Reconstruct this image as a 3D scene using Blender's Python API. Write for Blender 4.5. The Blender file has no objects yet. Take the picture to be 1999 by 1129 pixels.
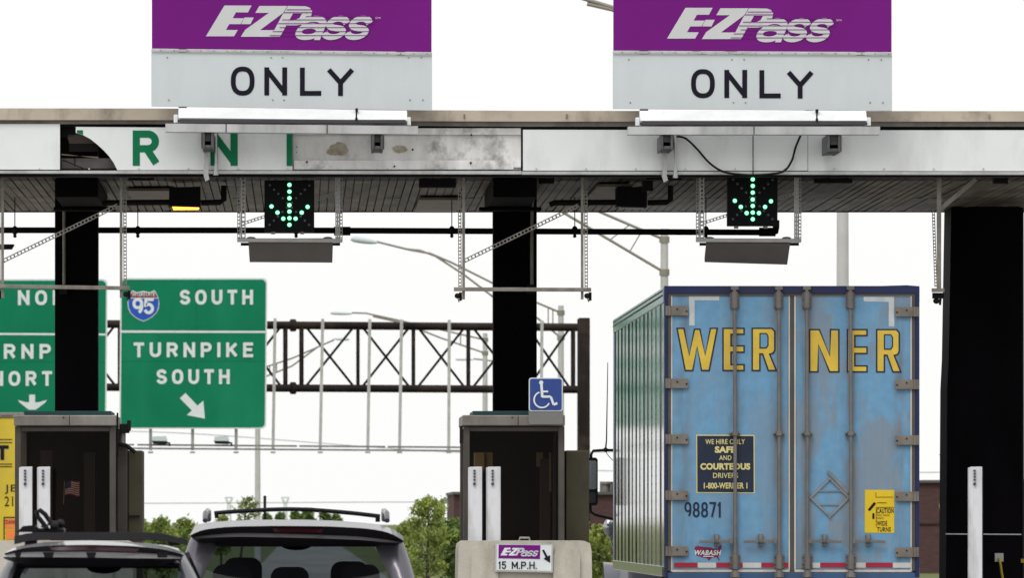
import bpy, bmesh, math, random
from mathutils import Vector, Matrix
rnd = random.Random(7)
R = math.radians
scene = bpy.context.scene
COL = scene.collection

# ---------------------------------------------------------------- camera
F, VX, VY, H = 19200.0, 592.0, 1020.0, 1.75      # focal length in photo pixels, vanishing point, eye height
cam = bpy.data.cameras.new('camera'); camo = bpy.data.objects.new('camera', cam); COL.objects.link(camo)
camo.location = (0, 0, H); camo.rotation_euler = (R(90), 0, 0)
cam.sensor_width = 36; cam.lens = F / 1999 * 36
cam.shift_x = (999.5 - VX) / 1999; cam.shift_y = (VY - 564.5) / 1999
cam.clip_start = 1; cam.clip_end = 20000
cam.dof.use_dof = True; cam.dof.focus_distance = 112; cam.dof.aperture_fstop = 13
scene.camera = camo

# ---------------------------------------------------------------- overcast sky and soft sun
SUN_EL, SUN_AZ = R(52), R(200)
world = bpy.data.worlds.new('World'); scene.world = world; world.use_nodes = True
nt = world.node_tree; nt.nodes.clear()
sky = nt.nodes.new('ShaderNodeTexSky'); sky.sky_type = 'NISHITA'; sky.sun_disc = False
sky.sun_elevation = SUN_EL; sky.sun_rotation = SUN_AZ; sky.air_density = 1.5; sky.dust_density = 5
hs = nt.nodes.new('ShaderNodeHueSaturation'); hs.inputs['Saturation'].default_value = 0.12
mx = nt.nodes.new('ShaderNodeMix'); mx.data_type = 'RGBA'; mx.inputs[0].default_value = 0.8
mx.inputs[7].default_value = (10.2, 10.25, 10.12, 1)
bg = nt.nodes.new('ShaderNodeBackground'); bg.inputs[1].default_value = 0.12
wo = nt.nodes.new('ShaderNodeOutputWorld')
nt.links.new(sky.outputs[0], hs.inputs['Color']); nt.links.new(hs.outputs[0], mx.inputs[6])
nt.links.new(mx.outputs[2], bg.inputs[0]); nt.links.new(bg.outputs[0], wo.inputs[0])
sun = bpy.data.lights.new('sun', 'SUN'); sun.energy = 1.15; sun.angle = R(25); sun.color = (1, .97, .92)
suno = bpy.data.objects.new('sun', sun); COL.objects.link(suno)
d = Vector((math.sin(SUN_AZ) * math.cos(SUN_EL), math.cos(SUN_AZ) * math.cos(SUN_EL), math.sin(SUN_EL)))
suno.rotation_euler = d.to_track_quat('Z', 'Y').to_euler(); suno.location = (0, -20, 40)
scene.view_settings.view_transform = 'Standard'; scene.view_settings.look = 'None'
scene.view_settings.exposure = 0.0; scene.view_settings.gamma = 1
scene.render.engine = 'CYCLES'

# ---------------------------------------------------------------- helpers
def X(px, Y): return (px - VX) * Y / F
def Z(py, Y): return H - (py - VY) * Y / F
def W(px, py, Y): return Vector((X(px, Y), Y, Z(py, Y)))
def M_(n, Y): return n * Y / F           # pixels to metres at depth Y

def mat(name, col, rough=.55, metal=0., var=.12, scale=2.5, stretch=(1, 1, 1), dirt=None, amt=0., dscale=1.2,
        dstretch=(1, 1, .25), dlo=.45, dhi=.7, bump=0., bscale=40, emit=None, es=1., spec=.22, coat=0.):
    m = bpy.data.materials.new(name); m.use_nodes = True
    t = m.node_tree; n = t.nodes; b = n['Principled BSDF']; L = t.links.new
    b.inputs['Roughness'].default_value = rough; b.inputs['Metallic'].default_value = metal
    b.inputs['Specular IOR Level'].default_value = spec; b.inputs['Coat Weight'].default_value = coat
    tc = n.new('ShaderNodeTexCoord'); mp = n.new('ShaderNodeMapping'); mp.inputs['Scale'].default_value = stretch
    L(tc.outputs['Object'], mp.inputs[0])
    nz = n.new('ShaderNodeTexNoise'); nz.inputs['Scale'].default_value = scale; nz.inputs['Detail'].default_value = 6
    L(mp.outputs[0], nz.inputs['Vector'])
    mr = n.new('ShaderNodeMapRange'); mr.inputs[1].default_value = .3; mr.inputs[2].default_value = .7
    mr.inputs[3].default_value = 1 - var; mr.inputs[4].default_value = 1 + var * .6
    L(nz.outputs['Fac'], mr.inputs[0])
    mul = n.new('ShaderNodeVectorMath'); mul.operation = 'SCALE'; mul.inputs[0].default_value = col[:3]
    L(mr.outputs[0], mul.inputs['Scale']); out = mul.outputs[0]
    if dirt:
        mp2 = n.new('ShaderNodeMapping'); mp2.inputs['Scale'].default_value = dstretch; mp2.inputs['Location'].default_value = (3.1, 1.7, 5.3)
        L(tc.outputs['Object'], mp2.inputs[0])
        n2 = n.new('ShaderNodeTexNoise'); n2.inputs['Scale'].default_value = dscale; n2.inputs['Detail'].default_value = 9; n2.inputs['Roughness'].default_value = .65
        L(mp2.outputs[0], n2.inputs['Vector'])
        m2 = n.new('ShaderNodeMapRange'); m2.inputs[1].default_value = dlo; m2.inputs[2].default_value = dhi; m2.inputs[3].default_value = 0; m2.inputs[4].default_value = amt
        L(n2.outputs['Fac'], m2.inputs[0])
        mix = n.new('ShaderNodeMix'); mix.data_type = 'RGBA'; L(m2.outputs[0], mix.inputs[0]); L(out, mix.inputs[6]); mix.inputs[7].default_value = (*dirt, 1)
        out = mix.outputs[2]
    L(out, b.inputs['Base Color'])
    if bump:
        n3 = n.new('ShaderNodeTexNoise'); n3.inputs['Scale'].default_value = bscale; n3.inputs['Detail'].default_value = 5
        L(mp.outputs[0], n3.inputs['Vector'])
        bp = n.new('ShaderNodeBump'); bp.inputs['Strength'].default_value = bump; bp.inputs['Distance'].default_value = .02
        L(n3.outputs['Fac'], bp.inputs['Height']); L(bp.outputs[0], b.inputs['Normal'])
    if emit:
        b.inputs['Emission Color'].default_value = (*emit, 1); b.inputs['Emission Strength'].default_value = es
    return m

def glassmat(name, tint, refl=.9):
    m = bpy.data.materials.new(name); m.use_nodes = True; t = m.node_tree; n = t.nodes; n.clear(); L = t.links.new
    tr = n.new('ShaderNodeBsdfTransparent'); tr.inputs[0].default_value = (*tint, 1)
    gl = n.new('ShaderNodeBsdfGlossy'); gl.inputs['Roughness'].default_value = .03; gl.inputs[0].default_value = (refl, refl, refl, 1)
    fr = n.new('ShaderNodeFresnel'); fr.inputs[0].default_value = 1.45
    mi = n.new('ShaderNodeMixShader'); o = n.new('ShaderNodeOutputMaterial')
    L(fr.outputs[0], mi.inputs[0]); L(tr.outputs[0], mi.inputs[1]); L(gl.outputs[0], mi.inputs[2]); L(mi.outputs[0], o.inputs[0])
    return m

class MB:
    def __init__(s): s.v = []; s.f = []; s.m = []; s.s = []
    def add(s, vs, fs, mi=0, sm=False):
        o = len(s.v); s.v += [tuple(v) for v in vs]
        for f in fs: s.f.append(tuple(i + o for i in f)); s.m.append(mi); s.s.append(sm)
        return s
    def box(s, a, b, mi=0):
        x0, y0, z0 = a; x1, y1, z1 = b
        return s.add([(x0, y0, z0), (x1, y0, z0), (x1, y1, z0), (x0, y1, z0), (x0, y0, z1), (x1, y0, z1), (x1, y1, z1), (x0, y1, z1)],
              [(0, 1, 5, 4), (1, 2, 6, 5), (2, 3, 7, 6), (3, 0, 4, 7), (4, 5, 6, 7), (3, 2, 1, 0)], mi)
    def pbox(s, a, b, c, e, Y0, Y1, mi=0):          # px x0,x1, py top,bottom measured on the front plane Y0
        return s.box((X(a, Y0), Y0, Z(e, Y0)), (X(b, Y0), Y1, Z(c, Y0)), mi)
    def prism(s, pts, Y0, Y1, mi=0):
        return s.wprism([(X(p[0], Y0), Z(p[1], Y0)) for p in pts], Y0, Y1, mi)
    def wprism(s, pts, y0, y1, mi=0, sm=False):
        n = len(pts)
        vs = [(x, y0, z) for x, z in pts] + [(x, y1, z) for x, z in pts]
        s.add(vs, [tuple(range(n)), tuple(range(2 * n - 1, n - 1, -1))], mi)
        return s.add(vs, [(i, (i + 1) % n, n + (i + 1) % n, n + i) for i in range(n)], mi, sm)
    def sheet(s, pts, Y, mi=0):
        return s.add([W(p[0], p[1], Y) for p in pts], [tuple(range(len(pts)))], mi)
    def tube(s, pts, r, n=8, mi=0, sm=True):
        pts = [Vector(p) for p in pts]; k = len(pts); rs = r if isinstance(r, (list, tuple)) else [r] * k
        vs = []; prev = None
        for i, p in enumerate(pts):
            t = (pts[min(i + 1, k - 1)] - pts[max(i - 1, 0)]).normalized()
            if prev is None:
                a = Vector((0, 0, 1)) if abs(t.z) < .9 else Vector((1, 0, 0))
                u = t.cross(a).normalized()
            else: u = (prev - t * prev.dot(t)).normalized()
            prev = u; w = t.cross(u)
            for j in range(n):
                an = 2 * math.pi * j / n; vs.append(p + (u * math.cos(an) + w * math.sin(an)) * rs[i])
        fs = [(i * n + j, i * n + (j + 1) % n, (i + 1) * n + (j + 1) % n, (i + 1) * n + j) for i in range(k - 1) for j in range(n)]
        s.add(vs, fs, mi, sm)
        return s.add([vs[j] for j in range(n)] + [vs[(k - 1) * n + j] for j in range(n)], [tuple(range(n)), tuple(range(2 * n - 1, n - 1, -1))], mi)
    def bar(s, p, q, w, h, mi=0, up=(0, 1, 0)):     # box beam; w across, h along "up"
        p = Vector(p); q = Vector(q); t = (q - p).normalized(); u = Vector(up); u = (u - t * u.dot(t)).normalized(); c = t.cross(u)
        vs = [e + c * a * w / 2 + u * b * h / 2 for e in (p, q) for a, b in ((-1, -1), (1, -1), (1, 1), (-1, 1))]
        return s.add(vs, [(0, 1, 2, 3), (7, 6, 5, 4), (0, 4, 5, 1), (1, 5, 6, 2), (2, 6, 7, 3), (3, 7, 4, 0)], mi)
    def perf(s, p, q, w=.036, t=.004, pitch=.036, mi=0):     # perforated strut strip, seen face-on
        p = Vector(p); q = Vector(q); L = (q - p).length; dr = (q - p) / L; c = dr.cross(Vector((0, 1, 0))).normalized()
        e = w * .24
        for sg in (-1, 1): s.bar(p + c * sg * (w - e) / 2, q + c * sg * (w - e) / 2, e, t, mi)
        k = int(L / pitch)
        for i in range(k + 1):
            a = p + dr * min(i * pitch, L - pitch * .3); s.bar(a, a + dr * pitch * .36, w - 2 * e, t * .8, mi)
        return s
    def ell(s, c, r, nu=12, nv=8, mi=0):
        c = Vector(c); vs = []
        for i in range(1, nv):
            th = math.pi * i / nv
            for j in range(nu):
                a = 2 * math.pi * j / nu; vs.append((c.x + r[0] * math.sin(th) * math.cos(a), c.y + r[1] * math.sin(th) * math.sin(a), c.z + r[2] * math.cos(th)))
        fs = [(i * nu + j, i * nu + (j + 1) % nu, (i + 1) * nu + (j + 1) % nu, (i + 1) * nu + j) for i in range(nv - 2) for j in range(nu)]
        k = len(vs); vs += [(c.x, c.y, c.z + r[2]), (c.x, c.y, c.z - r[2])]
        fs += [(k, (j + 1) % nu, j) for j in range(nu)] + [(k + 1, (nv - 2) * nu + j, (nv - 2) * nu + (j + 1) % nu) for j in range(nu)]
        return s.add(vs, fs, mi, True)
    def disc(s, c, r, depth, n=16, mi=0):           # short cylinder facing the camera
        c = Vector(c); return s.wprism([(c.x + r * math.cos(2 * math.pi * i / n), c.z + r * math.sin(2 * math.pi * i / n)) for i in range(n)], c.y, c.y + depth, mi)
    def build(s, name, mats, parent=None, bev=0., origin=None, recalc=True, subd=0, solid=0):
        if not isinstance(mats, (list, tuple)): mats = [mats]
        if parent is not None: o0 = ORG[parent]
        elif origin is not None: o0 = Vector(origin)
        else:
            xs = [v[0] for v in s.v]; ys = [v[1] for v in s.v]; zs = [v[2] for v in s.v]
            o0 = Vector(((min(xs) + max(xs)) / 2, (min(ys) + max(ys)) / 2, min(zs)))
        me = bpy.data.meshes.new(name)
        me.from_pydata([(v[0] - o0.x, v[1] - o0.y, v[2] - o0.z) for v in s.v], [], s.f)
        for m in mats: me.materials.append(m)
        me.polygons.foreach_set('material_index', s.m); me.polygons.foreach_set('use_smooth', s.s)
        if recalc:
            bm = bmesh.new(); bm.from_mesh(me); bmesh.ops.recalc_face_normals(bm, faces=bm.faces); bm.to_mesh(me); bm.free()
        o = bpy.data.objects.new(name, me); COL.objects.link(o)
        ORG[o] = o0
        if parent is not None: o.parent = parent
        else: o.location = o0
        if solid:
            md = o.modifiers.new('solidify', 'SOLIDIFY'); md.thickness = solid; md.offset = -1
        if bev:
            md = o.modifiers.new('bevel', 'BEVEL'); md.width = bev; md.segments = 2; md.limit_method = 'ANGLE'; md.angle_limit = R(40)
        if subd:
            md = o.modifiers.new('subsurf', 'SUBSURF'); md.levels = subd; md.render_levels = subd
        return o
ORG = {}
def split(mb):                                      # one MB per connected piece
    n = len(mb.v); pa = list(range(n))
    def fd(a):
        while pa[a] != a: pa[a] = pa[pa[a]]; a = pa[a]
        return a
    seen = {}
    for i, v in enumerate(mb.v):
        k = (round(v[0], 4), round(v[1], 4), round(v[2], 4))
        if k in seen: pa[fd(i)] = fd(seen[k])
        else: seen[k] = i
    for f in mb.f:
        for i in f[1:]: pa[fd(i)] = fd(f[0])
    gr = {}
    for fi, f in enumerate(mb.f): gr.setdefault(fd(f[0]), []).append(fi)
    for fis in gr.values():
        o = MB(); mp = {}
        for fi in fis:
            t = []
            for i in mb.f[fi]:
                if i not in mp: mp[i] = len(o.v); o.v.append(mb.v[i])
                t.append(mp[i])
            o.f.append(tuple(t)); o.m.append(mb.m[fi]); o.s.append(mb.s[fi])
        yield o
def build_each(mb, name, *a, **k): return [o.build(name, *a, **k) for o in split(mb)]
def tag(o, label, cat, group=None):
    o['label'] = label; o['category'] = cat
    if group: o['group'] = group
    return o
def thing(name, loc, label, cat, group=None):
    o = bpy.data.objects.new(name, None); COL.objects.link(o); o.location = loc; o.empty_display_size = .2
    ORG[o] = Vector(loc); return tag(o, label, cat, group)
def copy_part(o, parent, off):                      # a copy of a part, moved by off, sharing its mesh
    c = o.copy(); COL.objects.link(c); c.parent = parent; c.location = Vector(o.location) + Vector(off); return c
def structure(o): o['kind'] = 'structure'; return o

_tc = {}
def glyphs(s, bold=0., shear=0., space=1.):
    key = (s, bold, shear, space)
    if key in _tc: return _tc[key]
    cu = bpy.data.curves.new('t', 'FONT'); cu.body = s; cu.offset = bold; cu.shear = shear; cu.space_character = space; cu.resolution_u = 4
    o = bpy.data.objects.new('t', cu); COL.objects.link(o); bpy.context.view_layer.update()
    me = bpy.data.meshes.new_from_object(o.evaluated_get(bpy.context.evaluated_depsgraph_get()))
    r = ([tuple(v.co[:2]) for v in me.vertices], [tuple(p.vertices) for p in me.polygons])
    bpy.data.objects.remove(o); bpy.data.meshes.remove(me); bpy.data.curves.remove(cu); _tc[key] = r
    return r
def text(mb, s, x0, x1, y0, y1, Y, mi=0, bold=.02, shear=0., space=1.1, tilt=0.):   # fitted to a px box on plane Y
    vs, fs = glyphs(s, bold, shear, space)
    ax = min(v[0] for v in vs); bx = max(v[0] for v in vs); ay = min(v[1] for v in vs); by = max(v[1] for v in vs)
    out = []
    for x, y in vs:
        u = (x - ax) / (bx - ax); w = (y - ay) / (by - ay)
        out.append(W(x0 + u * (x1 - x0), y1 + w * (y0 - y1) + u * tilt, Y))
    mb.add(out, fs, mi)

# block lettering drawn as even-width strokes in a unit box (x right, y up)
def arc(cx, cy, rx, ry, a0, a1, n=12): return [(cx + rx * math.cos(R(a0 + (a1 - a0) * i / n)), cy + ry * math.sin(R(a0 + (a1 - a0) * i / n))) for i in range(n + 1)]
def sq(cx, cy, rx, ry, n=28, e=.82): return [(cx + rx * math.copysign(abs(math.cos(2 * math.pi * i / n)) ** e, math.cos(2 * math.pi * i / n)), cy + ry * math.copysign(abs(math.sin(2 * math.pi * i / n)) ** e, math.sin(2 * math.pi * i / n))) for i in range(n + 1)]
GL = {
 'O': (.86, [sq(.5, .5, .5, .5)]), 'S': (.76, [arc(.5, .75, .48, .25, 20, 268, 14) + arc(.5, .245, .5, .245, 88, -160, 14)]),
 'U': (.80, [[(0, 1), (0, .32)] + arc(.5, .32, .5, .32, 180, 360, 12) + [(1, .32), (1, 1)]]), 'T': (.70, [[(0, 1), (1, 1)], [(.5, .99), (.5, 0)]]),
 'H': (.80, [[(0, 0), (0, 1)], [(1, 0), (1, 1)], [(.01, .52), (.99, .52)]]), 'N': (.82, [[(0, 0), (0, 1)], [(.02, .97), (.98, .03)], [(1, 0), (1, 1)]]),
 'R': (.78, [[(0, 0), (0, 1)], [(.01, 1), (.58, 1)] + arc(.60, .74, .38, .26, 80, -80, 10) + [(.58, .48), (.01, .48)], [(.55, .46), (.97, .02)]]),
 'P': (.76, [[(0, 0), (0, 1)], [(.01, 1), (.58, 1)] + arc(.60, .73, .40, .27, 80, -80, 10) + [(.58, .46), (.01, .46)]]),
 'I': (0., [[(.5, 0), (.5, 1)]]), 'K': (.80, [[(0, 0), (0, 1)], [(.96, .98), (.04, .36)], [(.36, .58), (.98, .02)]]),
 'E': (.66, [[(0, 0), (0, 1)], [(.01, 1), (1, 1)], [(.01, .52), (.86, .52)], [(.01, 0), (1, 0)]]), 'L': (.64, [[(0, 1), (0, 0)], [(.01, 0), (1, 0)]]),
 'Y': (.84, [[(.03, .98), (.5, .46)], [(.97, .98), (.5, .46)], [(.5, .46), (.5, 0)]]), 'M': (.95, [[(0, 0), (0, 1)], [(.02, .97), (.5, .25)], [(.98, .97), (.5, .25)], [(1, 0), (1, 1)]]),
 '1': (.18, [[(1, 0), (1, 1)], [(.9, .97), (0, .82)]]), '.': (0., [[(.5, 0), (.5, .01)]]),
 '5': (.66, [[(.93, 1), (.14, 1), (.07, .56)] + arc(.48, .32, .5, .32, 132, -150, 14)]),
 '8': (.66, [sq(.5, .745, .44, .255, 20, .9), sq(.5, .245, .5, .245, 20, .9)]), '7': (.62, [[(0, 1), (1, 1), (.36, 0)]]),
 '9': (.66, [sq(.5, .69, .5, .31, 20, .9), arc(.5, .5, .5, .5, 0, -62, 8)]),
 'a': (1.0, [sq(.46, .31, .46, .31, 20, .9), arc(.5, .66, .5, .34, 165, 10, 9) + [(1, .6), (1, 0)]]), 's': (.92, [arc(.5, .75, .48, .25, 15, 268, 14) + arc(.5, .245, .5, .245, 88, -165, 14)]),
}
def strokes(mb, s, x0, x1, y0, y1, Y, w, mi=0, gap=.42, shear=0., dy=.0006, tilt=0.):
    h = y1 - y0 - w; ws = [GL[c][0] for c in s]; tot = sum(ws); W_ = x1 - x0 - w
    ng = len(s) - 1; unit = W_ / (tot + ng * gap) if tot + ng * gap else 0
    cx = x0 + w / 2; k = 0
    for c, cw in zip(s, ws):
        for st in GL[c][1]:
            P = [Vector((cx + p[0] * cw * unit, y1 - w / 2 - p[1] * h)) for p in st]
            closed = (P[0] - P[-1]).length < 1e-6
            if closed: P = P[:-1]
            n = len(P); L = []; Rr = []
            for i in range(n):
                a = P[i] - P[i - 1] if (i or closed) else P[1] - P[0]
                b = P[(i + 1) % n] - P[i] if (i < n - 1 or closed) else P[-1] - P[-2]
                a.normalize(); b.normalize(); na = Vector((-a.y, a.x)); nb = Vector((-b.y, b.x)); m = na + nb; m = m / max(.5, 1 + na.dot(nb))
                q = P[i]
                diag = min(abs(a.x), abs(a.y)) > .1
                if not closed and i == 0: q = q - a * w * (.28 if diag else .5)
                if not closed and i == n - 1: q = q + a * w * (.28 if diag else .5)
                L.append(q + m * w / 2); Rr.append(q - m * w / 2)
            vs = [W(p.x + (y1 - p.y) * shear, p.y + tilt * (p.x - x0), Y - k * dy) for pr in zip(L, Rr) for p in pr]
            mb.add(vs, [(2 * i, 2 * i + 1, 2 * ((i + 1) % n) + 1, 2 * ((i + 1) % n)) for i in range(n if closed else n - 1)], mi); k += 1
        cx += (cw + gap) * unit
# ---------------------------------------------------------------- materials
white_panel = mat('white_panel', (.74, .765, .78), .5, var=.05, scale=1.3, dirt=(.45, .44, .40), amt=.5, dscale=2.2, dstretch=(1, 1, .3), dlo=.48, dhi=.75)
sign_grey = mat('sign_grey', (.56, .605, .62), .6, var=.03, scale=2, dirt=(.4, .42, .42), amt=.2, dscale=3)
purple = mat('purple_sheeting', (.165, .010, .195), .5, spec=.1, var=.12, scale=.7, stretch=(1, 1, .4))
letter_black = mat('letter_black', (.014, .012, .022), .6, spec=.06)
silver_sheet = mat('silver_sheeting', (.55, .56, .565), .5, var=.05)
tan_trim = mat('tan_trim', (.48, .415, .34), .6, var=.15, scale=3, stretch=(.5, 1, 1), dirt=(.13, .11, .09), amt=.7, dscale=2.5, dstretch=(1, 1, .5), dlo=.5, dhi=.72)
trim_grey = mat('trim_grey', (.25, .23, .215), .55, var=.2, scale=3, dirt=(.08, .07, .06), amt=.7, dscale=3)
alu = mat('aluminium', (.52, .53, .54), .4, .5, var=.1, scale=4, dirt=(.2, .19, .17), amt=.5, dscale=4)
galv = mat('galvanised', (.27, .255, .23), .5, .45, var=.25, scale=8, dirt=(.12, .10, .08), amt=.6, dscale=6, dstretch=(1, 1, .5))
galv_light = mat('galvanised_light', (.46, .46, .45), .5, .3, var=.15, scale=5)
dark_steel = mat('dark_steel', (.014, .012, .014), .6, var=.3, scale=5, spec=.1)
column_paint = mat('column_paint', (.0045, .0035, .005), .7, var=.5, scale=2, stretch=(1, 1, .3), spec=.04)
black_box = mat('black_box', (.008, .0085, .011), .6, var=.2, spec=.08)
soffit_m = mat('soffit_metal', (.18, .152, .115), .5, .0, var=.6, scale=2.0, stretch=(3, .25, 1), spec=.12, dirt=(.035, .028, .02), amt=.9, dscale=.9, dstretch=(1.2, .35, 1), dlo=.48, dhi=.70)
soffit_dark = mat('soffit_dark', (.045, .037, .028), .6, .2, var=.5, scale=2, spec=.1)
soffit_flat = mat('soffit_flat', (.24, .20, .155), .5, .3, var=.3, dirt=(.06, .05, .04), amt=.7)
exposed = mat('exposed_steel', (.74, .735, .73), .5, .1, var=.25, scale=6, stretch=(1, 1, .3), dirt=(.12, .105, .095), amt=.85, dscale=2.2, dstretch=(.7, 1, .6), dlo=.50, dhi=.62)
stain = mat('adhesive_stain', (.40, .35, .28), .8, var=.35, scale=14)
green_letter = mat('green_letter', (.006, .16, .068), .5, var=.06, spec=.1)
green_sign = mat('green_sheeting', (.006, .185, .092), .5, spec=.08, var=.14, scale=.5, dirt=(.02, .25, .14), amt=.4, dscale=.8)
sign_white = mat('sign_white', (.66, .70, .72), .5, var=.08, scale=6)
blue_sign = mat('blue_sheeting', (.038, .07, .25), .45, var=.1, spec=.1)
shield_blue = mat('shield_blue', (.02, .085, .48), .45, var=.06)
shield_red = mat('shield_red', (.20, .022, .04), .45, var=.06)
rust = mat('rusted_pipe', (.024, .018, .018), .7, spec=.08, var=.4, scale=1.5, dirt=(.09, .06, .04), amt=.6, dscale=1.3, dstretch=(.4, 1, 1), dlo=.5, dhi=.75)
concrete = mat('concrete', (.47, .445, .385), .85, var=.15, scale=3, dirt=(.24, .21, .17), amt=.75, dscale=3.4, dstretch=(1, 1, .25), dlo=.47, dhi=.72, bump=.25)
road_concrete = mat('road_concrete', (.30, .29, .27), .9, var=.15, scale=.6, dirt=(.14, .135, .13), amt=.6, dscale=.5, dstretch=(1, .1, 1))
grass_m = mat('grass', (.10, .13, .035), .95, var=.3, scale=.2, dirt=(.16, .15, .07), amt=.5, dscale=.3, dstretch=(1, 1, 1))
booth_metal = mat('booth_metal', (.25, .235, .22), .45, .4, var=.2, scale=3, dirt=(.10, .085, .075), amt=.75, dscale=2.5, dstretch=(1, 1, .4))
booth_frame = mat('booth_frame', (.085, .075, .068), .5, .3, var=.2, scale=4, dirt=(.05, .04, .035), amt=.6, dscale=3)
booth_inner = mat('booth_inner', (.018, .012, .0095), .8, var=.45, scale=2, stretch=(1, 1, .3), spec=.05)
booth_bay = mat('booth_bay', (.075, .067, .043), .5, .2, var=.3, scale=2, dirt=(.03, .025, .018), amt=.7)
teal = mat('teal_paint', (.012, .05, .05), .5, var=.2)
cardboard = mat('cardboard', (.20, .145, .07), .8, var=.2)
bwhite = mat('post_white', (.64, .65, .69), .5, var=.1, scale=3, dirt=(.30, .29, .28), amt=.6, dscale=4, dstretch=(1, 1, .3), dlo=.5, dhi=.7)
bgrey = mat('post_slot', (.06, .06, .07), .5)
glass_dark = glassmat('booth_glass', (.80, .72, .66), .14)
orange_lamp = mat('orange_lamp', (.9, .4, .05), .4, emit=(1, .42, .04), es=2.6)
green_lamp = mat('green_lamp', (.3, 1, .5), .4, emit=(.22, 1, .46), es=2.6)
green_halo = mat('green_lens_rim', (.0, .12, .05), .3, emit=(.0, .5, .16), es=.3)
lamp_off = mat('lamp_off', (.13, .125, .12), .3)
panel_brown = mat('antenna_grey', (.20, .18, .17), .7, var=.1, scale=3)
brick = mat('brick', (.085, .047, .047), .9, var=.2, scale=3, stretch=(1, 1, 4))
pole_m = mat('pole_grey', (.50, .50, .49), .5, .2, var=.1, scale=2)
pole_brown = mat('arm_grey', (.27, .25, .21), .5, .3, var=.1)
lens_m = mat('luminaire', (.55, .60, .63), .35, var=.05)
pylon_m = mat('pylon', (.62, .66, .64), .8)  # distance haze put into this pale colour
wire_m = mat('wire', (.45, .46, .46), .8)
bark = mat('bark', (.07, .055, .04), .9)
yellow_paint = mat('yellow_paint', (.62, .47, .035), .5, var=.08, dirt=(.35, .26, .05), amt=.5)
orange_p = mat('orange_placard', (.75, .22, .05), .5)
cord_y = mat('yellow_cord', (.45, .33, .03), .6)
rubber = mat('rubber', (.018, .018, .018), .8)
chrome = mat('chrome', (.75, .75, .76), .12, 1., var=.03)
flag_red = mat('flag_red', (.28, .03, .035), .8); flag_white = mat('flag_white', (.45, .40, .38), .8); flag_blue = mat('flag_blue', (.03, .035, .09), .8)

# ---------------------------------------------------------------- ground
mb = MB(); mb.add([(-3000, -200, 0), (3000, -200, 0), (3000, 6000, 0), (-3000, 6000, 0)], [(0, 1, 2, 3)])
structure(mb.build('ground', grass_m))
mb = MB(); mb.add([(-60, -150, .012), (60, -150, .012), (60, 235, .012), (2.6, 250, .012), (3, 1600, .012), (-2, 1600, .012), (-1.7, 250, .012), (-60, 235, .012)], [(0, 1, 2, 3, 4, 5, 6, 7)])
structure(mb.build('road', road_concrete))
mb = MB()
for lx in (-6.9, -1.05 - .9, ):
    pass
for Xa in (-2.2, 2.85, 7.6):
    for yy in range(20, 92, 9): mb.add([(Xa, yy, .018), (Xa + .12, yy, .018), (Xa + .12, yy + 3, .018), (Xa, yy + 3, .018)], [(0, 1, 2, 3)])
structure(mb.build('lane_marking', sign_white))

# ---------------------------------------------------------------- canopy
YC = 100.0
def tl(px): return max(0, (1000 - px)) * -.0065       # the left half of the canopy hangs a touch high
canopy = thing('toll_canopy', (X(1000, YC), 106, 0), 'long toll plaza canopy with white fascia panels and dirty ribbed metal soffit', 'canopy')
mb = MB()
mb.prism([(-120, 211), (300, 211.5), (1020, 216), (2345, 217), (2345, 237), (1020, 237), (300, 234), (-120, 234)], YC - .05, 112.3)
rt = mb.build('roof_trim', tan_trim, canopy, bev=.006)
mb = MB(); mb.prism([(-120, 234.6), (300, 234.6), (1020, 237.6), (2345, 237.6), (2345, 247), (1020, 247), (300, 242), (-120, 242)], YC + .03, 112.2)
for px in (905, 1105, 1930): mb.pbox(px, px + 3, 222, 231, YC - .07, YC - .04)
mb.build('roof_ledge', trim_grey, canopy, bev=.004)
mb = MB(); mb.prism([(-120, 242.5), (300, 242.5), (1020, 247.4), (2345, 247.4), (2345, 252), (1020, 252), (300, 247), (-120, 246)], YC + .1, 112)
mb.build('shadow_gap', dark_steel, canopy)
def panel(pts, parent=canopy, m=white_panel, Y=YC, dep=.05): return MB().prism(pts, Y, Y + dep).build('fascia_panel', m, parent, bev=.004)
panel([(-120, 242), (117, 242), (117, 331), (-120, 331)])
torn = panel([(148, 247.5), (571, 250), (571, 332), (229, 332), (222, 318), (213, 305), (203, 294), (190, 282), (176, 271), (162, 263.5), (148, 259)])
torn['label'] = 'white panel with torn curved left edge and green letters'
for ch, a, b, c in (('R', 259, 311, 254.5), ('N', 411, 464, 256)):
    mb = MB(); strokes(mb, ch, a, b, c, 323.5, YC - .004, 14); mb.build('letter', green_letter, torn)
MB().sheet([(150, 254), (162, 254), (162, 262.8), (150, 259.2)], YC - .004).build('letter_remnant', green_letter, torn)
MB().sheet([(559.5, 257), (570.5, 257), (570.5, 324), (559.5, 324)], YC - .004).build('letter_remnant', green_letter, torn)
panel([(1021, 253), (1469.3, 254), (1469.3, 333), (1021, 333)])
panel([(1470.7, 254), (1576.6, 254), (1576.6, 333), (1470.7, 333)])
panel([(1577.6, 254), (2345, 254), (2345, 334), (1577.6, 334)])
mb = MB(); mb.prism([(572, 262), (1017, 262), (1017, 332), (572, 332)], YC + .10, YC + .14)
ex = mb.build('exposed_panel', exposed, canopy); ex['label'] = 'bare stained steel where a fascia panel is missing'
mb = MB(); mb.pbox(573, 1003, 313, 331, YC + .045, YC + .095); mb.pbox(573, 1017, 250, 263, YC + .06, YC + .095)
mb.pbox(1003, 1017, 313, 327, YC + .03, YC + .095)
build_each(mb, 'steel_lip', exposed, ex, bev=.004)
mb = MB()
for px, py, r in ((599, 316, 2), (805.5, 292, 2.2), (920, 263, 2), (770, 324.5, 1.8), (919, 318, 2.2), (579, 287, 1.2), (579, 297, 1.2)):
    mb.disc(W(px, py, YC + .03), M_(r, YC), .012, 10)
build_each(mb, 'bolt_hole', dark_steel, ex)
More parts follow.
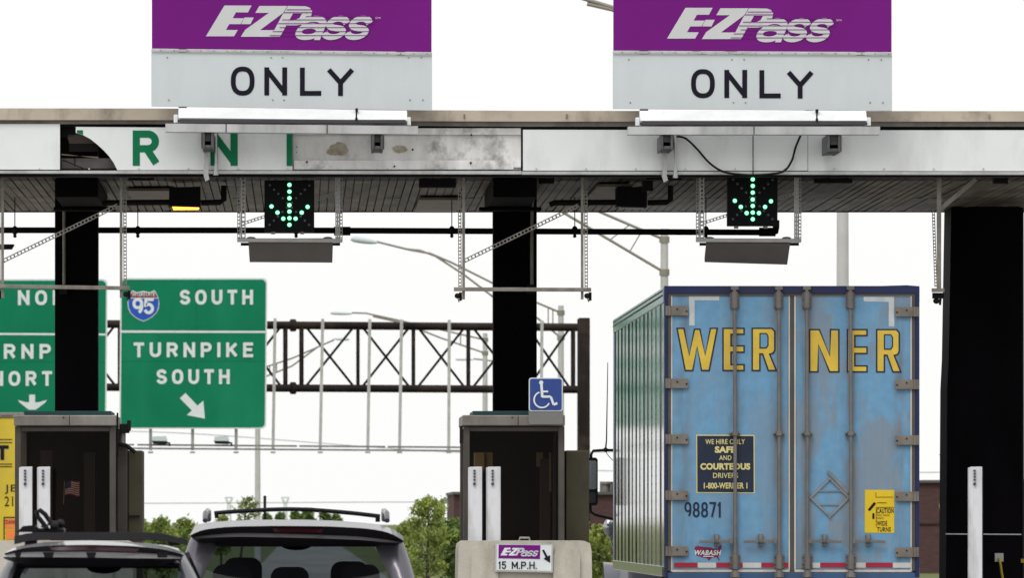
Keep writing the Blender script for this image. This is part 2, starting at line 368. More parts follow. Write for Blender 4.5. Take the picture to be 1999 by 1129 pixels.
mb = MB()
for cx, cy, rx, ry in ((662, 291, 19, 14), (648, 296, 12, 7), (781, 291, 15, 8)):
    pts = [(cx + rx * math.cos(a) * rnd.uniform(.8, 1.1), cy + ry * math.sin(a) * rnd.uniform(.8, 1.1)) for a in [i * math.pi / 9 for i in range(18)]]
    mb.sheet(pts, YC + .096 - len(mb.f) * .002)
build_each(mb, 'stain_patch', stain, ex)
# broken opening at the left of the torn panel
mb = MB()
mb.pbox(116, 260, 243, 332, YC + .42, YC + .46, 0)
mb.prism([(120, 247), (148, 246), (146, 262), (133, 262), (132, 268), (120, 268)], YC + .25, YC + .3, 1)
mb.prism([(130, 262), (150, 260), (196, 268), (190, 296), (136, 283)], YC + .33, YC + .36, 2)
mb.pbox(135, 192, 280, 296, YC + .2, YC + .32, 3)
mb.prism([(120, 300), (192, 309), (192, 306), (120, 303)], YC + .15, YC + .2, 2)
mb.prism([(120, 309), (230, 309), (230, 330), (120, 330)], YC + .3, YC + .34, 4)
mb.tube([W(122, 312, YC + .2), W(165, 330, YC + .2)], .006, 6, 3); mb.tube([W(146, 304, YC + .2), W(146, 325, YC + .2)], .006, 6, 3)
mb.tube([W(192, 262, YC + .2), W(192, 308, YC + .2)], .007, 6, 3)
mb.build('broken_opening', [booth_inner, dark_steel, soffit_flat, dark_steel, booth_metal], canopy)
mb = MB(); mb.prism([(-120, 333), (1018, 333.5), (1018, 340), (-120, 338)], YC - .02, YC + .12); mb.prism([(1019, 334.5), (2345, 335.5), (2345, 341), (1019, 340.5)], YC - .02, YC + .12)
for px in range(-20, 2340, 97):
    mb.disc(W(px, 329.5, YC - .012), .009, .012, 8)
mb.build('bottom_trim', alu, canopy, bev=.003)
# ribbed soffit strips with dark joints
ZS = Z(338, YC)
mb = MB(); xa = X(-160, YC); pit = .089
i = 0
while xa + i * pit < X(2325, YC):
    x0 = xa + i * pit
    for (ya, yb, mi_) in ((100.45, 102.25, 1), (102.27, 107.6, 0), (107.63, 112.25, 0)):
        dz = rnd.uniform(-.001, .001); tz = rnd.uniform(-.006, .006)
        w0 = .0045 + rnd.uniform(0, .0025)
        mb.add([(x0 + w0, ya, ZS + dz), (x0 + pit - w0, ya, ZS + dz + tz), (x0 + pit - w0, yb, ZS - dz + tz), (x0 + w0, yb, ZS - dz)], [(0, 1, 2, 3)], mi_)
    i += 1
sf = mb.build('soffit', [soffit_m, soffit_dark], canopy)
mb = MB(); mb.box((X(-160, YC), 100.2, ZS + .03), (X(2340, YC), 112.2, ZS + .055)); mb.build('soffit_backing', dark_steel, canopy)
mb = MB(); mb.box((X(-120, YC), 100.2, ZS - .03), (X(2345, YC), 100.44, ZS + .02)); 
mb.box((X(-170, YC), 112.26, ZS - .012), (X(2343, YC), 112.34, ZS + .6))
build_each(mb, 'soffit_beam', dark_steel, canopy)
mb = MB()
for a, b, c, e in ((255, 345, 103.9, 108.6), (820, 905, 106.8, 111.2), (1148, 1212, 102.6, 108.2), ):
    mb.box((X(a, 106), c, ZS - .05), (X(b, 106), e, ZS - .02))
build_each(mb, 'access_plate', soffit_flat, canopy, bev=.004)
# roof beams over each column
for a, b in ((963, 1048), (107, 191)):
    mb = MB(); x0 = X(a, 101.2); x1 = X(b, 101.2)
    mb.box((x0, 101.2, ZS - .205), (x1, 106.15, ZS - .012))
    mb.build('cantilever_beam', column_paint, canopy, bev=.006)
    mb = MB(); mb.box((x0 - .09, 104.2, ZS - .245), (x1 + .12, 104.5, ZS - .21))
    mb.build('cross_plate', column_paint, canopy, bev=.006)
# boxes and conduits fixed to the soffit
mb = MB()
for a, b, y0, y1, Y in ((1052, 1082, 343, 358, 101.5), (162, 190, 345, 360, 101.5), (1940, 1968, 341, 358, 101.4), (1255, 1275, 352, 372, 102), (818, 890, 341, 366, 101.6), (250, 300, 341, 352, 101.4), (1262, 1330, 340, 351, 101.2), (1590, 1664, 344, 357, 101.6)):
    mb.pbox(a, b, y0, y1, Y, Y + .2)
build_each(mb, 'junction_box', dark_steel, canopy, bev=.004)

# ---------------------------------------------------------------- columns, pier
for a, b, lab in ((963, 1048, 'square black canopy column behind booth with the wheelchair sign'), (107, 191, 'square black canopy column behind booth with the small flag')):
    Y = 106.2
    c = thing('support_column', (X((a + b) / 2, Y), Y + .25, 0), lab, 'column', 'black canopy columns')
    mb = MB(); mb.box((X(a, Y), Y, 0), (X(b, Y), Y + .48, ZS - .014)); mb.build('shaft', column_paint, c, bev=.012)
    mb = MB(); mb.box((X(a, Y) - .1, Y - .1, 0), (X(b, Y) + .1, Y + .58, .3)); mb.build('base', concrete, c, bev=.02)
    mb = MB()
    x = X(a + 17 if a < 500 else a + 75, Y)
    if a < 500: pts = [(a + 58, 362), (a + 40, 366), (a + 24, 380), (a + 18, 398), (a + 18, 460), (a + 18, 560)]
    else: pts = [(a + 104, 350), (a + 92, 366), (a + 80, 378), (a + 76, 396), (a + 75, 460), (a + 75, 560)]
    mb.tube([W(p[0], p[1], Y - .05) for p in pts], .018, 8); mb.build('conduit', galv, c)
    mb = MB(); mb.pbox(pts[-1][0] - 10, pts[-1][0] + 6, 556, 575, Y - .09, Y - .002); mb.build('conduit_box', dark_steel, c)
pier = thing('dark_pier', (X(1925, 110.6), 111.2, 0), 'broad black wall pier at the right edge under the canopy', 'pier')
MB().prism([(1857, 404), (1993, 404), (1993, 1240), (1846, 1240), (1849, 760), (1852, 700)], 110.6, 111.8).build('wall', column_paint, pier, bev=.01)
mb = MB(); mb.tube([W(1995, 405, 110.7), W(1996, 1100, 110.7), W(1997, 1240, 110.7)], .02, 8); mb.build('pipe', dark_steel, pier)
mb = MB(); mb.pbox(1991, 2000, 1092, 1100, 110.66, 110.74); mb.build('pipe_band', cord_y, pier)
mb = MB(); mb.tube([W(1846, 1043.5, 110.55), W(1994, 1044.5, 110.55)], .008, 6); mb.build('cable', sign_white, pier)
mb = MB(); mb.pbox(1942, 1959, 1081, 1098, 110.52, 110.598); mb.build('outlet_box', galv_light, pier, bev=.004)
mb = MB(); mb.tube([W(1950, 1091, 110.49), W(1953, 1103, 110.47), W(1955, 1118, 110.47), W(1959, 1140, 110.47), W(1962, 1200, 110.47)], .014, 8); mb.build('power_cord', cord_y, pier)

# ---------------------------------------------------------------- lane signs
def ez_logo(mb, T, Y, lines_mb, k=1.0):
    P = lambda pts, dy: mb.add([W(*T(*p), Y - dy) for p in pts], [tuple(range(len(pts)))], 0)
    P([(402, 237), (522, 37), (698, 37), (674, 82), (596, 82), (575, 120), (648, 120), (626, 158), (553, 158), (531, 196), (608, 196), (584, 237)], 0)
    P([(652, 115), (712, 115), (690, 158), (630, 158)], 0)
    P([(748, 40), (930, 40), (903, 85), (752, 197), (850, 197), (826, 240), (628, 240), (656, 195), (810, 85), (722, 85)], .001)
    P([(934, 40), (1050, 42), (1076, 52), (1090, 72), (1088, 88), (905, 88)], 0)
    P([(1024, 90), (1088, 88), (1078, 122), (1058, 148), (1030, 160), (986, 166), (922, 166), (940, 130), (985, 128), (1008, 118)], 0)
    P([(902, 89), (966, 89), (882, 240), (822, 240)], .002)
    h0 = T(0, 0); k_ = (T(1000, 0)[0] - h0[0]) / 1000; ky = (T(0, 1000)[1] - h0[1]) / 1000
    for q, (ch, xa_, xb_) in enumerate((('a', 962, 1140), ('s', 1136, 1286), ('s', 1284, 1434))):
        p0 = T(xa_, 104); p1 = T(xb_, 261); sb = MB()
        strokes(sb, ch, p0[0], p1[0], p0[1], p1[1], Y - .003 - q * .001, 38 * k_, shear=.42, dy=.0003); mb.add(sb.v, sb.f)
    for y, x0, x1 in ((62, 925, 1085), (80, 905, 1095), (106, 1050, 1500), (128, 895, 1510), (152, 870, 1500), (178, 880, 1480), (204, 835, 1470), (230, 815, 1450)):
        lines_mb.add([W(*T(x0, y), Y - .007), W(*T(x1, y), Y - .007), W(*T(x1, y + 4.5), Y - .007), W(*T(x0, y + 4.5), Y - .007)], [(0, 1, 2, 3)], 0)

def lane_sign(pl, pr, ytop, yd_l, yd_r, yb_l, yb_r, lx, ly, only, label):
    Y = 99.55
    t = thing('lane_sign', (X((pl + pr) / 2, Y), Y, Z(yb_r, Y)), label, 'sign', 'lane signs above the canopy')
    pp = MB().prism([(pl, ytop), (pr, ytop + 1), (pr, yd_r - 3), (pl, yd_l - 3)], Y, Y + .06).build('upper_panel', purple, t, bev=.004)
    lp = MB().prism([(pl - 1, yd_l + 4), (pr + 1, yd_r + 4), (pr + 1, yb_r), (pl - 1, yb_l)], Y, Y + .06).build('lower_panel', sign_grey, t, bev=.004)
    MB().prism([(pl - 1, yd_l - 2), (pr + 1, yd_r - 2), (pr + 1, yd_r + 3), (pl - 1, yd_l + 3)], Y - .02, Y + .06).build('divider_strip', alu, t, bev=.003)
    mb = MB(); lm = MB()
    k = 580 / 1926
    ez_logo(mb, lambda x, y: (lx + x * k, ly + y * k), Y - .004, lm)
    text(mb, 'SM', lx + 1500 * k, lx + 1532 * k, ly + 112 * k, ly + 124 * k, Y - .004, bold=0)
    lg = mb.build('logo', silver_sheet, pp); build_each(lm, 'logo_stripe', purple, lg)
    for ch, x0, x1 in only:
        mb = MB(); strokes(mb, ch, x0, x1, yb_l - 77.5 - (0 if ch == 'O' else -1) + (x0 - only[0][1]) * .008, yb_l - 20.5 + (0 if ch == 'O' else -1) + (x0 - only[0][1]) * .008, Y - .004, 9.5)
        mb.build('letter', letter_black, lp)
    mb = MB()
    for px in (pl + 30, (pl + pr) / 2 - 40, pr - 45, pl + 255, pr - 20):
        mb.disc(W(px, yd_l + 15, Y - .006), .008, .008, 8); mb.disc(W(px + 3, yb_l - 12, Y - .006), .008, .008, 8)
    for px in range(int(pl) + 18, int(pr), 26): mb.disc(W(px, yd_l + 1 + (px - pl) * (yd_r - yd_l) / (pr - pl), Y - .026), .007, .008, 8)
    build_each(mb, 'bolt', galv, t)
    mb = MB()
    for px in (pl + 60, pr - 60): mb.pbox(px - 8, px + 8, 40, 236, Y + .07, Y + .2)
    build_each(mb, 'back_post', galv, t)
lane_sign(296.5, 842.5, -6, 97, 104, 207, 215.5, 281, -1, (('O', 450.5, 497), ('N', 516, 560.5), ('L', 585.5, 627), ('Y', 637.5, 692)), 'purple and grey toll lane sign standing over green letters on the fascia')
lane_sign(1197.5, 1740.5, -8, 101, 104, 212, 216, 1181, 3.5, (('O', 1349, 1395.5), ('N', 1414, 1458.5), ('L', 1482.5, 1524), ('Y', 1535, 1589)), 'purple and grey toll lane sign standing above the blue trailer')

def sign_light(x0, x1, y0, y1, r0, r1, ry0, ry1, br, label, tilt=0.):
    Y = 98.9
    t = thing('sign_light', (X((x0 + x1) / 2, Y), Y, Z(ry1, Y)), label, 'light fixture', 'light troughs below the lane signs')
    za, zb = Z(y0, Y), Z(y1, Y); xa, xb = X(x0, Y), X(x1, Y); dz = -M_(tilt, Y)
    mb = MB()
    prof = [(Y + .30, za), (Y + .22, za + .004), (Y, zb + .045), (Y + .02, zb + .03), (Y + .32, zb)]
    n = len(prof)
    vs = [(xa, p[0], p[1]) for p in prof] + [(xb, p[0], p[1] + dz) for p in prof]
    mb.add(vs, [(i, (i + 1) % n, n + (i + 1) % n, n + i) for i in range(n)] + [tuple(range(n)), tuple(range(2 * n - 1, n - 1, -1))])
    hs = mb.build('housing', white_panel, t, bev=.004)
    mb = MB(); mb.pbox(x0 + 3, x1 - 3, y1 - 7.5 + tilt * .5, y1 - .5 + tilt * .5, Y - .006, Y + .3); mb.build('lens', mat('trough_dark_grey', (.06, .055, .065), .4), hs)  # dark grey strip along the trough's lower edge
    mb = MB()
    for px in (x0 - 5, x1 + 3): mb.pbox(px - 4, px + 4, y1 - 15 + (tilt if px > x0 else 0), y1 + 1 + (tilt if px > x0 else 0), Y + .05, Y + .2)
    build_each(mb, 'end_bracket', white_panel, hs, bev=.006)
    mb = MB(); cx = x0 + (x1 - x0) * .778
    mb.pbox(cx - 2, cx + 3, y0 - 2 + tilt * .7, y0 + 4 + tilt * .7, Y + .1, Y + .2); mb.tube([W(cx, y0 + 2 + tilt * .7, Y - .04), W(cx, y0 + 19 + tilt * .7, Y - .04)], .008, 8); mb.ell(W(cx, y0 + 19 + tilt * .7, Y - .04), (.014, .014, .02))
    mb.build('latch', dark_steel, hs)
    mb = MB(); mb.prism([(r0, ry0), (r1, ry0 + tilt), (r1, ry1 + tilt), (r0, ry1)], Y - .02, Y + .25)
    rl = mb.build('support_rail', alu, t, bev=.005)
    mb = MB()
    for q in ((.24, .64) if tilt else (.5,)):
        px = r0 + (r1 - r0) * q; mb.pbox(px - 1, px + 1, ry0 + tilt * q, ry1 + tilt * q, Y - .023, Y - .015)
    build_each(mb, 'rail_joint', dark_steel, rl)
    for i, (b0, b1, by) in enumerate(br):
        mb = MB(); yy = ry1 + tilt * (b0 - r0) / (r1 - r0)
        mb.pbox(b0, b0 + 5, yy, by, Y, YC - .06); mb.pbox(b1 - 5, b1, yy, by, Y, YC - .06); mb.pbox(b0 + 5, b1 - 5, yy + 1, by - 14, Y + .08, YC - .06); mb.pbox(b0 + 5, b1 - 5, by - 7, by - 1, Y + .02, YC - .06)
        mb.pbox(b0 - 2, b1 + 2, yy + 2, by - 1, YC - .055, YC - .008)
        mb.build('bracket', mat('bracket_grey', (.10, .10, .105), .5, .4, var=.3, scale=9), t, bev=.004)
    b0, b1, by = br[0]
    mb = MB(); mb.pbox(b0 + 3, b0 + 12, by, by + 50, YC - .11, YC - .065); mb.prism([(b0 + 2, by + 50), (b0 + 11, by + 47), (b0 + 14, by + 60), (b0 + 6, by + 64)], YC - .16, YC - .08)
    mb.tube([W(b1 + 4, ry1, YC - .1), W(b1 + 5, ry1 + 65, YC - .1)], .014, 8); mb.tube([W(b1 + 5, ry1 + 62, YC - .1), W(b1 + 4.5, ry1 + 85, YC - .1)], [.016, .028], 8)
    mb.build('drop_conduit', alu, t)
    return t
sign_light(348, 795, 209.5, 238.5, 323, 816, 241, 257, ((395, 417, 290), (726, 748, 292)), 'white light trough on grey rail below left lane sign', 5)
t = sign_light(1250, 1693, 215, 244, 1226, 1718, 247, 262.5, ((1290, 1314, 292), (1615, 1641, 297)), 'white light trough on unbroken grey rail above hanging black cables', 0)
mb = MB(); Y = YC - .06
def curve(pts, Y, n=8):                             # Catmull-Rom through px points
    P = [pts[0]] + list(pts) + [pts[-1]]; out = []
    for i in range(1, len(P) - 2):
        for k in range(n):
            u = k / n; a, b, c, e = P[i - 1], P[i], P[i + 1], P[i + 2]
            out.append(W(*[.5 * (2 * b[j] + (c[j] - a[j]) * u + (2 * a[j] - 5 * b[j] + 4 * c[j] - e[j]) * u * u + (3 * b[j] - a[j] - 3 * c[j] + e[j]) * u ** 3) for j in (0, 1)], Y))
    out.append(W(*pts[-1], Y)); return out
mb.tube(curve([(1320, 266), (1338, 270), (1360, 290), (1385, 318), (1412, 335), (1450, 341), (1490, 341), (1528, 335), (1545, 315), (1553, 288), (1563, 264)], Y), .011, 8)
mb.tube([W(1470, 263, Y), W(1470, 340, Y)], .006, 6)
build_each(mb, 'cable', dark_steel, t)

# ---------------------------------------------------------------- lane signals and antenna frames
LIT = [(565, 361), (565, 374), (565, 387), (565, 400.5), (565, 413), (565, 426), (565, 439), (530, 403), (541.7, 415), (553, 427), (577, 427), (589, 415), (600.5, 404)]
OFF = [(245, 455), (268, 480), (291, 503), (316, 527), (390, 527), (415, 503), (438, 480), (462, 457), (315, 603), (390, 603), (290, 628), (415, 628), (267, 651), (438, 651), (243, 674), (461, 674), (340, 553), (366, 553), (340, 580), (366, 580)]
OFF = [(440 + a / 2.822, 200 + b / 2.822) for a, b in OFF]
def signal(dx, dy, label):
    Y = 100.75
    t = thing('lane_signal', (X(565 + dx, Y), Y, Z(452 + dy, Y)), label, 'traffic signal', 'lane signals with green arrows')
    mb = MB(); mb.pbox(516 + dx, 613.5 + dx, 352 + dy, 452 + dy, Y, Y + .24); hs = mb.build('housing', black_box, t, bev=.008)
    mb = MB()
    for a in (535, 592): mb.pbox(a + dx, a + 8 + dx, 340 + dy, 352 + dy, Y + .05, Y + .15); mb.pbox(a - 6 + dx, a + 2 + dx, 452 + dy, 457 + dy, Y + .05, Y + .15)
    build_each(mb, 'mounting_lug', galv, t)
    first = None
    for x, y in LIT:
        if first is None:
            mb = MB(); mb.ell(W(x + dx, y + dy, Y - .004), (.0195, .008, .0195), 14, 8); first = mb.build('lit_lamp', green_lamp, t); b = (x, y)
            mb = MB(); mb.disc(W(x + dx, y + dy, Y - .003), .026, .002, 16); rim = mb.build('lens_rim', green_halo, first); 
        else:
            o = Vector((M_(x - b[0], Y), 0, -M_(y - b[1], Y))); c = copy_part(first, t, o); copy_part(rim, c, (0, 0, 0))
    first = None
    for x, y in OFF:
        if first is None:
            mb = MB(); mb.ell(W(x + dx, y + dy, Y - .002), (.0125, .006, .0125), 10, 6); first = mb.build('dark_lamp', lamp_off, t); b = (x, y)
        else: copy_part(first, t, (M_(x - b[0], Y), 0, -M_(y - b[1], Y)))
signal(0, 0, 'black lane signal lit with green down arrow near the bare steel fascia')
signal(904.5, -11, 'black lane signal lit with green down arrow above the blue trailer')

def antenna(dx, dy, pan, label):
    Y = 100.95
    t = thing('antenna_frame', (X(565 + dx, Y), Y, Z(512 + dy, Y)), label, 'antenna frame', 'antenna frames hanging under the lane signals')
    for a, e in ((465, 1), (657, -1)):
        mb = MB()
        mb.perf(W(a + 8 * (e > 0) + 2 + dx, 343 + dy * 0, Y), W(a + 8 * (e > 0) + 2 + dx, 468 + dy, Y), .046, pitch=.042)
        mb.perf(W(a + 8 * (e < 0) + 1 + dx, 347, Y + .5), W(a + 8 * (e < 0) + 1 + dx, 472 + dy, Y + .5), .03)
        mb.bar(W(a + 4 + dx + 2 * e, 343, Y + .02), W(a + 4 + dx + 2 * e, 470 + dy, Y + .02), .016, .03)
        mb.bar(W(a + 4 + dx, 470 + dy, Y), W(a + 4 + dx, 470 + dy, Y + .55), .02, .02, up=(0, 0, 1))
        mb.build('hanger', galv_light, t)
    mb = MB(); mb.bar(W(463 + dx, 469 + dy, Y - .02), W(668 + dx, 470 + dy, Y - .02), .04, .04, up=(0, 0, 1)); mb.build('cross_bar', galv_light, t, bev=.004)
    mb = MB(); mb.bar(W(470 + dx, 477 + dy, Y + .5), W(664 + dx, 477 + dy, Y + .5), .03, .03, up=(0, 0, 1)); mb.build('rear_bar', dark_steel, t)
    mb = MB(); mb.perf(W(470 + dx, 438 + dy, Y + .35), W(664 + dx, 375 + dy, Y + .35), .032); mb.build('brace', galv_light, t)
    mb = MB()
    a = [W(p[0] + dx, p[1] + dy, Y) for p in pan]; a[0].y += .02; a[1].y += .02; a[2].y += .28; a[3].y += .28
    off = Vector((0, .02, .05)); mb.add(a + [p + off for p in a], [(0, 1, 2, 3), (4, 5, 6, 7), (0, 1, 5, 4), (1, 2, 6, 5), (2, 3, 7, 6), (3, 0, 4, 7)])
    mb.build('antenna_panel', panel_brown, t, bev=.004)
    mb = MB()
    for px in (490, 640): mb.ell(W(px + dx, 466 + dy, Y + .02), (.05, .03, .02)); 
    build_each(mb, 'clamp', galv, t)
antenna(0, 0, [(485, 475), (650, 474), (649, 512), (487, 511)], 'perforated strut frame with brown flat antenna left of the street lamp')
antenna(895.5, 0, [(484, 475), (647, 478), (644, 516), (482, 511)], 'perforated strut frame with brown flat antenna above the blue trailer')

# ---------------------------------------------------------------- big equipment frames
def equip(dx, label, full=True):
    Y = 100.6
    t = thing('equipment_frame', (X(1020 + dx, Y), Y, Z(592, Y)), label, 'hanging frame', 'equipment frames hanging from the canopy')
    ud = -3 if dx else 0
    for sx, px in (((905, 897), (1136.5, 1143.5))):
        mb = MB(); mb.bar(W(sx + dx, 343, Y), W(sx + dx, 585 + ud, Y), .028, .03)
        mb.perf(W(px + dx, 345, Y + .03), W(px + (1 if px > 1000 else 1) + dx, 566 + ud, Y + .03), .034)
        mb.build('upright', galv, t)
    mb = MB(); mb.bar(W(886 + dx, 565 + ud * 2, Y - .03), W(1154 + dx, 566 + ud, Y - .03), .048, .04, up=(0, 0, 1))
    mb.build('cross_bar', galv, t, bev=.004)
    mb = MB(); mb.perf(W(906 + dx, 510, Y + .02), W(1130 + dx, 401, Y + .02), .042, pitch=.04); mb.build('brace', galv, t)
    for px in (893, 1146):
        mb = MB(); mb.ell(W(px + dx, 578 + ud, Y), (.03, .03, .028)); mb.pbox(px + 3 + dx, px + 9 + dx, 571 + ud, 587 + ud, Y, Y + .03); mb.tube([W(px + dx, 580 + ud, Y - .03), W(px + 3 + dx, 590 + ud, Y - .03), W(px + 7 + dx, 586 + ud, Y - .03)], .006, 6)
        mb.build('sensor_head', dark_steel, t)
equip(0, 'grey strut frame hanging in front of column beside wheelchair sign')
equip(-900, 'grey strut frame hanging at left edge in front of column')
Y = 100.6
t = thing('equipment_frame', (X(1830, Y), Y, Z(595, Y)), 'single grey strut hanging beside the black wall pier', 'hanging frame', 'equipment frames hanging from the canopy')
mb = MB(); mb.bar(W(1833, 343, Y), W(1833, 566, Y), .045, .03); mb.perf(W(1822, 412, Y + .8), W(1827, 560, Y + .5), .03); mb.build('upright', galv, t)
mb = MB(); mb.bar(W(1836, 408, Y + .05), W(1905, 350, Y + .05), .045, .03); mb.build('brace', galv, t)
mb = MB(); mb.bar(W(1831, 567, Y - .1), W(1831, 567, Y + 1.2), .13, .04, up=(0, 0, 1)); mb.build('cross_bar', galv, t)
mb = MB(); mb.pbox(1821, 1843, 572, 583, Y, Y + .1); mb.ell(W(1828, 588, Y), (.035, .03, .03)); mb.tube([W(1836, 583, Y), W(1835, 596, Y)], .012, 8); mb.build('sensor_head', dark_steel, t)

# ---------------------------------------------------------------- flood lights, sprinkler pipe
for a, b, lit, lab in ((330, 391, True, 'black box floodlight glowing orange under the canopy'), (1203, 1263, False, 'unlit black box floodlight under the canopy')):
    Y = 102.5
    t = thing('flood_light', (X((a + b) / 2, Y), Y + .2, Z(405, Y)), lab, 'floodlight', 'floodlights under the canopy')
    mb = MB(); mb.prism([(a, 366), (b, 364), (b, 405), (a, 403)], Y, Y + .4); mb.build('housing', black_box, t, bev=.015)
    mb = MB(); mb.prism([(a + 6, 403), (b - 2, 404), (b - 4, 408), (a + 8, 408.5)] if lit else [(a + 6, 403), (b - 4, 404), (b - 6, 406), (a + 8, 406)], Y + .03, Y + .35); mb.build('lens', orange_lamp if lit else lamp_off, t)
    mb = MB(); mb.tube([W(b + 1, 396, Y + .2), W(b + 38, 395, Y + .2), W(b + 46, 390, Y + .2), W(b + 46, 362, Y + .2)], .03, 8)
    mb.tube([W(a - 130, 400, Y + .25), W(a - 120, 396, Y + .25), W(a, 395, Y + .25)], .03, 8); mb.build('conduit', dark_steel, t)
Y = 107.0
t = thing('sprinkler_pipe', (X(760, Y), Y, Z(450, Y)), 'long black pipe hung across the lanes below the canopy soffit', 'pipe')
mb = MB(); mb.tube([W(-90, 449.5, Y), W(600, 450, Y), W(1508, 454, Y)], .034, 10); mb.tube([W(1507, 454, Y), W(1514, 452, Y), W(1515, 444, Y), W(1515, 430, Y)], .038, 10); mb.build('pipe', black_box, t)
mb = MB()
for px in (670, 1500): mb.tube([W(px - 18, 450 + px * .002, Y), W(px + 14, 450 + px * .002, Y)], .05, 10)
build_each(mb, 'coupling', black_box, t)
for px in (29, 269, 578, 882, 1122, 1378):
    mb = MB(); mb.tube([W(px, 385, Y), W(px, 450, Y)], .006, 6); mb.ell(W(px, 450, Y), (.034, .045, .05)); mb.tube([W(px, 452, Y), W(px, 463, Y)], [.02, .012], 8); mb.disc(W(px, 461, Y - .02), .02, .04, 8)
    mb.build('sprinkler', dark_steel, t)

# ---------------------------------------------------------------- toll booths
def booth(dx, dy, label, second):
    Y = 99.0; YB = 101.3
    t = thing('toll_booth', (X(1002 + dx, Y), Y + 1.1, .15), label, 'toll booth', 'toll booths between the lanes')
    mb = MB(); mb.pbox(903 + dx, 1103 + dx, 811 + dy, 832 + dy, Y - .06, YB + .06)
    rf = mb.build('roof', booth_metal, t, bev=.01)
    mb = MB(); mb.pbox(923 + dx, (1037 if second else 1093) + dx, 803 + dy, 810.7 + dy, Y + .1, YB - .3); mb.build('roof_cap', teal, rf, bev=.004)
    mb = MB(); mb.pbox(1011 + dx, 1012.2 + dx, 812 + dy, 831 + dy, Y - .064, Y - .058); mb.disc(W(1000 + dx, 816 + dy, Y - .066), .008, .008, 8); mb.build('roof_seam', dark_steel, rf)
    z0 = .15
    mb = MB()
    mb.box((X(905 + dx, Y), Y, z0), (X(917 + dx, Y), Y + .12, Z(833 + dy, Y))); mb.box((X(1090 + dx, Y), Y, z0), (X(1102 + dx, Y), Y + .12, Z(833 + dy, Y)))
    mb.box((X(905 + dx, Y), YB - .12, z0), (X(917 + dx, Y), YB, Z(833 + dy, Y))); mb.box((X(1090 + dx, Y), YB - .12, z0), (X(1102 + dx, Y), YB, Z(833 + dy, Y)))
    mb.box((X(917 + dx, Y), Y + .01, Z(843 + dy, Y)), (X(1090 + dx, Y), Y + .11, Z(833.5 + dy, Y)))
    build_each(mb, 'frame_member', booth_frame, t, bev=.006)
    mb = MB(); mb.box((X(917 + dx, Y), Y + .02, z0), (X(1090 + dx, Y), Y + .1, z0 + .95)); mb.build('lower_wall', booth_frame, t)
    mb = MB(); mb.add([(X(917 + dx, Y), Y + .04, z0 + .96), (X(1090 + dx, Y), Y + .04, z0 + .96), (X(1090 + dx, Y), Y + .04, Z(843.5 + dy, Y)), (X(917 + dx, Y), Y + .04, Z(843.5 + dy, Y))], [(0, 1, 2, 3)]); mb.build('front_window', glass_dark, t)
    mb = MB(); mb.box((X(909 + dx, Y), YB - .06, z0), (X(1098 + dx, Y), YB - .02, Z(834 + dy, Y))); mb.box((X(909 + dx, Y), Y + .13, z0), (X(911 + dx, Y), YB - .13, z0 + 1.1)); mb.box((X(1096 + dx, Y), Y + .13, z0), (X(1098 + dx, Y), YB - .13, Z(834 + dy, Y)))
    mb.box((X(911 + dx, Y), Y + .13, Z(834 + dy, Y)), (X(1096 + dx, Y), YB - .1, Z(833 + dy, Y)))
    mb.build('inner_wall', booth_inner, t)
    if second:
        mb = MB(); mb.pbox(926, 946, 884, 920, Y + 1.3, Y + 1.6); mb.pbox(947, 962, 884, 922, Y + 1.35, Y + 1.6); build_each(mb, 'cardboard_box', cardboard, t, bev=.005)
        mb = MB(); mb.pbox(1047, 1060, 884, 912, Y + 1.5, Y + 1.52); mb.pbox(1072, 1076, 884, 960, Y + 1.2, Y + 1.24); build_each(mb, 'paper_note', cardboard, t)
        mb = MB(); mb.pbox(1055, 1074, 896, 1060, Y + 1.3, Y + 1.5); mb.build('locker', mat('locker_brown', (.05, .03, .025), .6), t)
    else:
        mb = MB(); mb.pbox(955 + dx, 978 + dx, 880, 1060, Y + 1.4, Y + 1.5); mb.pbox(1040 + dx, 1062 + dx, 884, 1060, Y + 1.2, Y + 1.5); mb.build('locker', mat('locker_dark', (.035, .022, .018), .6), t)
    # collector's bay bulging to the right
    x0 = X(1104 + dx, Y + .5); x1 = X((1150 if second else 1176) + dx, Y + .5)
    if second:
        mb = MB(); mb.box((x0, Y + .5, z0), (x1, Y + 1.7, Z(880, Y + .5))); mb.build('bay', booth_bay, t, bev=.012)
    else:
        mb = MB(); mb.box((x0, Y + .5, z0), (X(1125 + dx, Y + .5), Y + 1.2, Z(872, Y + .5))); mb.build('side_panel', booth_frame, t, bev=.012)
        mb = MB(); mb.box((X(1125.5 + dx, Y + .5), Y + .6, z0), (X(1154 + dx, Y + .5), Y + 1.7, Z(880, Y + .5))); mb.build('bay', booth_bay, t, bev=.012)
        mb = MB(); mb.pbox(1109 + dx, 1128 + dx, 828, 846, Y + .3, Y + .6); mb.pbox(1124 + dx, 1131.5 + dx, 821, 842, Y + .25, Y + .29); mb.pbox(1103.5 + dx, 1107 + dx, 806, 892, Y + .13, Y + .2); build_each(mb, 'camera_housing', dark_steel, t, bev=.008)
        mb = MB(); mb.tube([W(1115 + dx, 846, Y + .4), W(1115 + dx, 868, Y + .4)], .035, 10); mb.build('camera_lens', galv, t)
        mb = MB(); mb.tube([W(1107 + dx, 868, Y + .35), W(1122 + dx, 870, Y + .35), W(1140 + dx, 884, Y + .35)], .02, 8); mb.build('camera_bracket', dark_steel, t)
        mb = MB(); mb.pbox(1127 + dx, 1149 + dx, 1007, 1010, Y + .54, Y + .59); mb.build('bay_handle', dark_steel, t)
    if second:
        mb = MB(); mb.pbox(898, 903, 832, 866, Y + .1, Y + .4); mb.build('side_lamp', dark_steel, t)
    return t
booth(0, 0, 'brown framed toll booth with cardboard boxes inside and wheelchair sign on roof', True)
booth(-876, 0, 'brown framed toll booth with small flag inside and side camera', False)
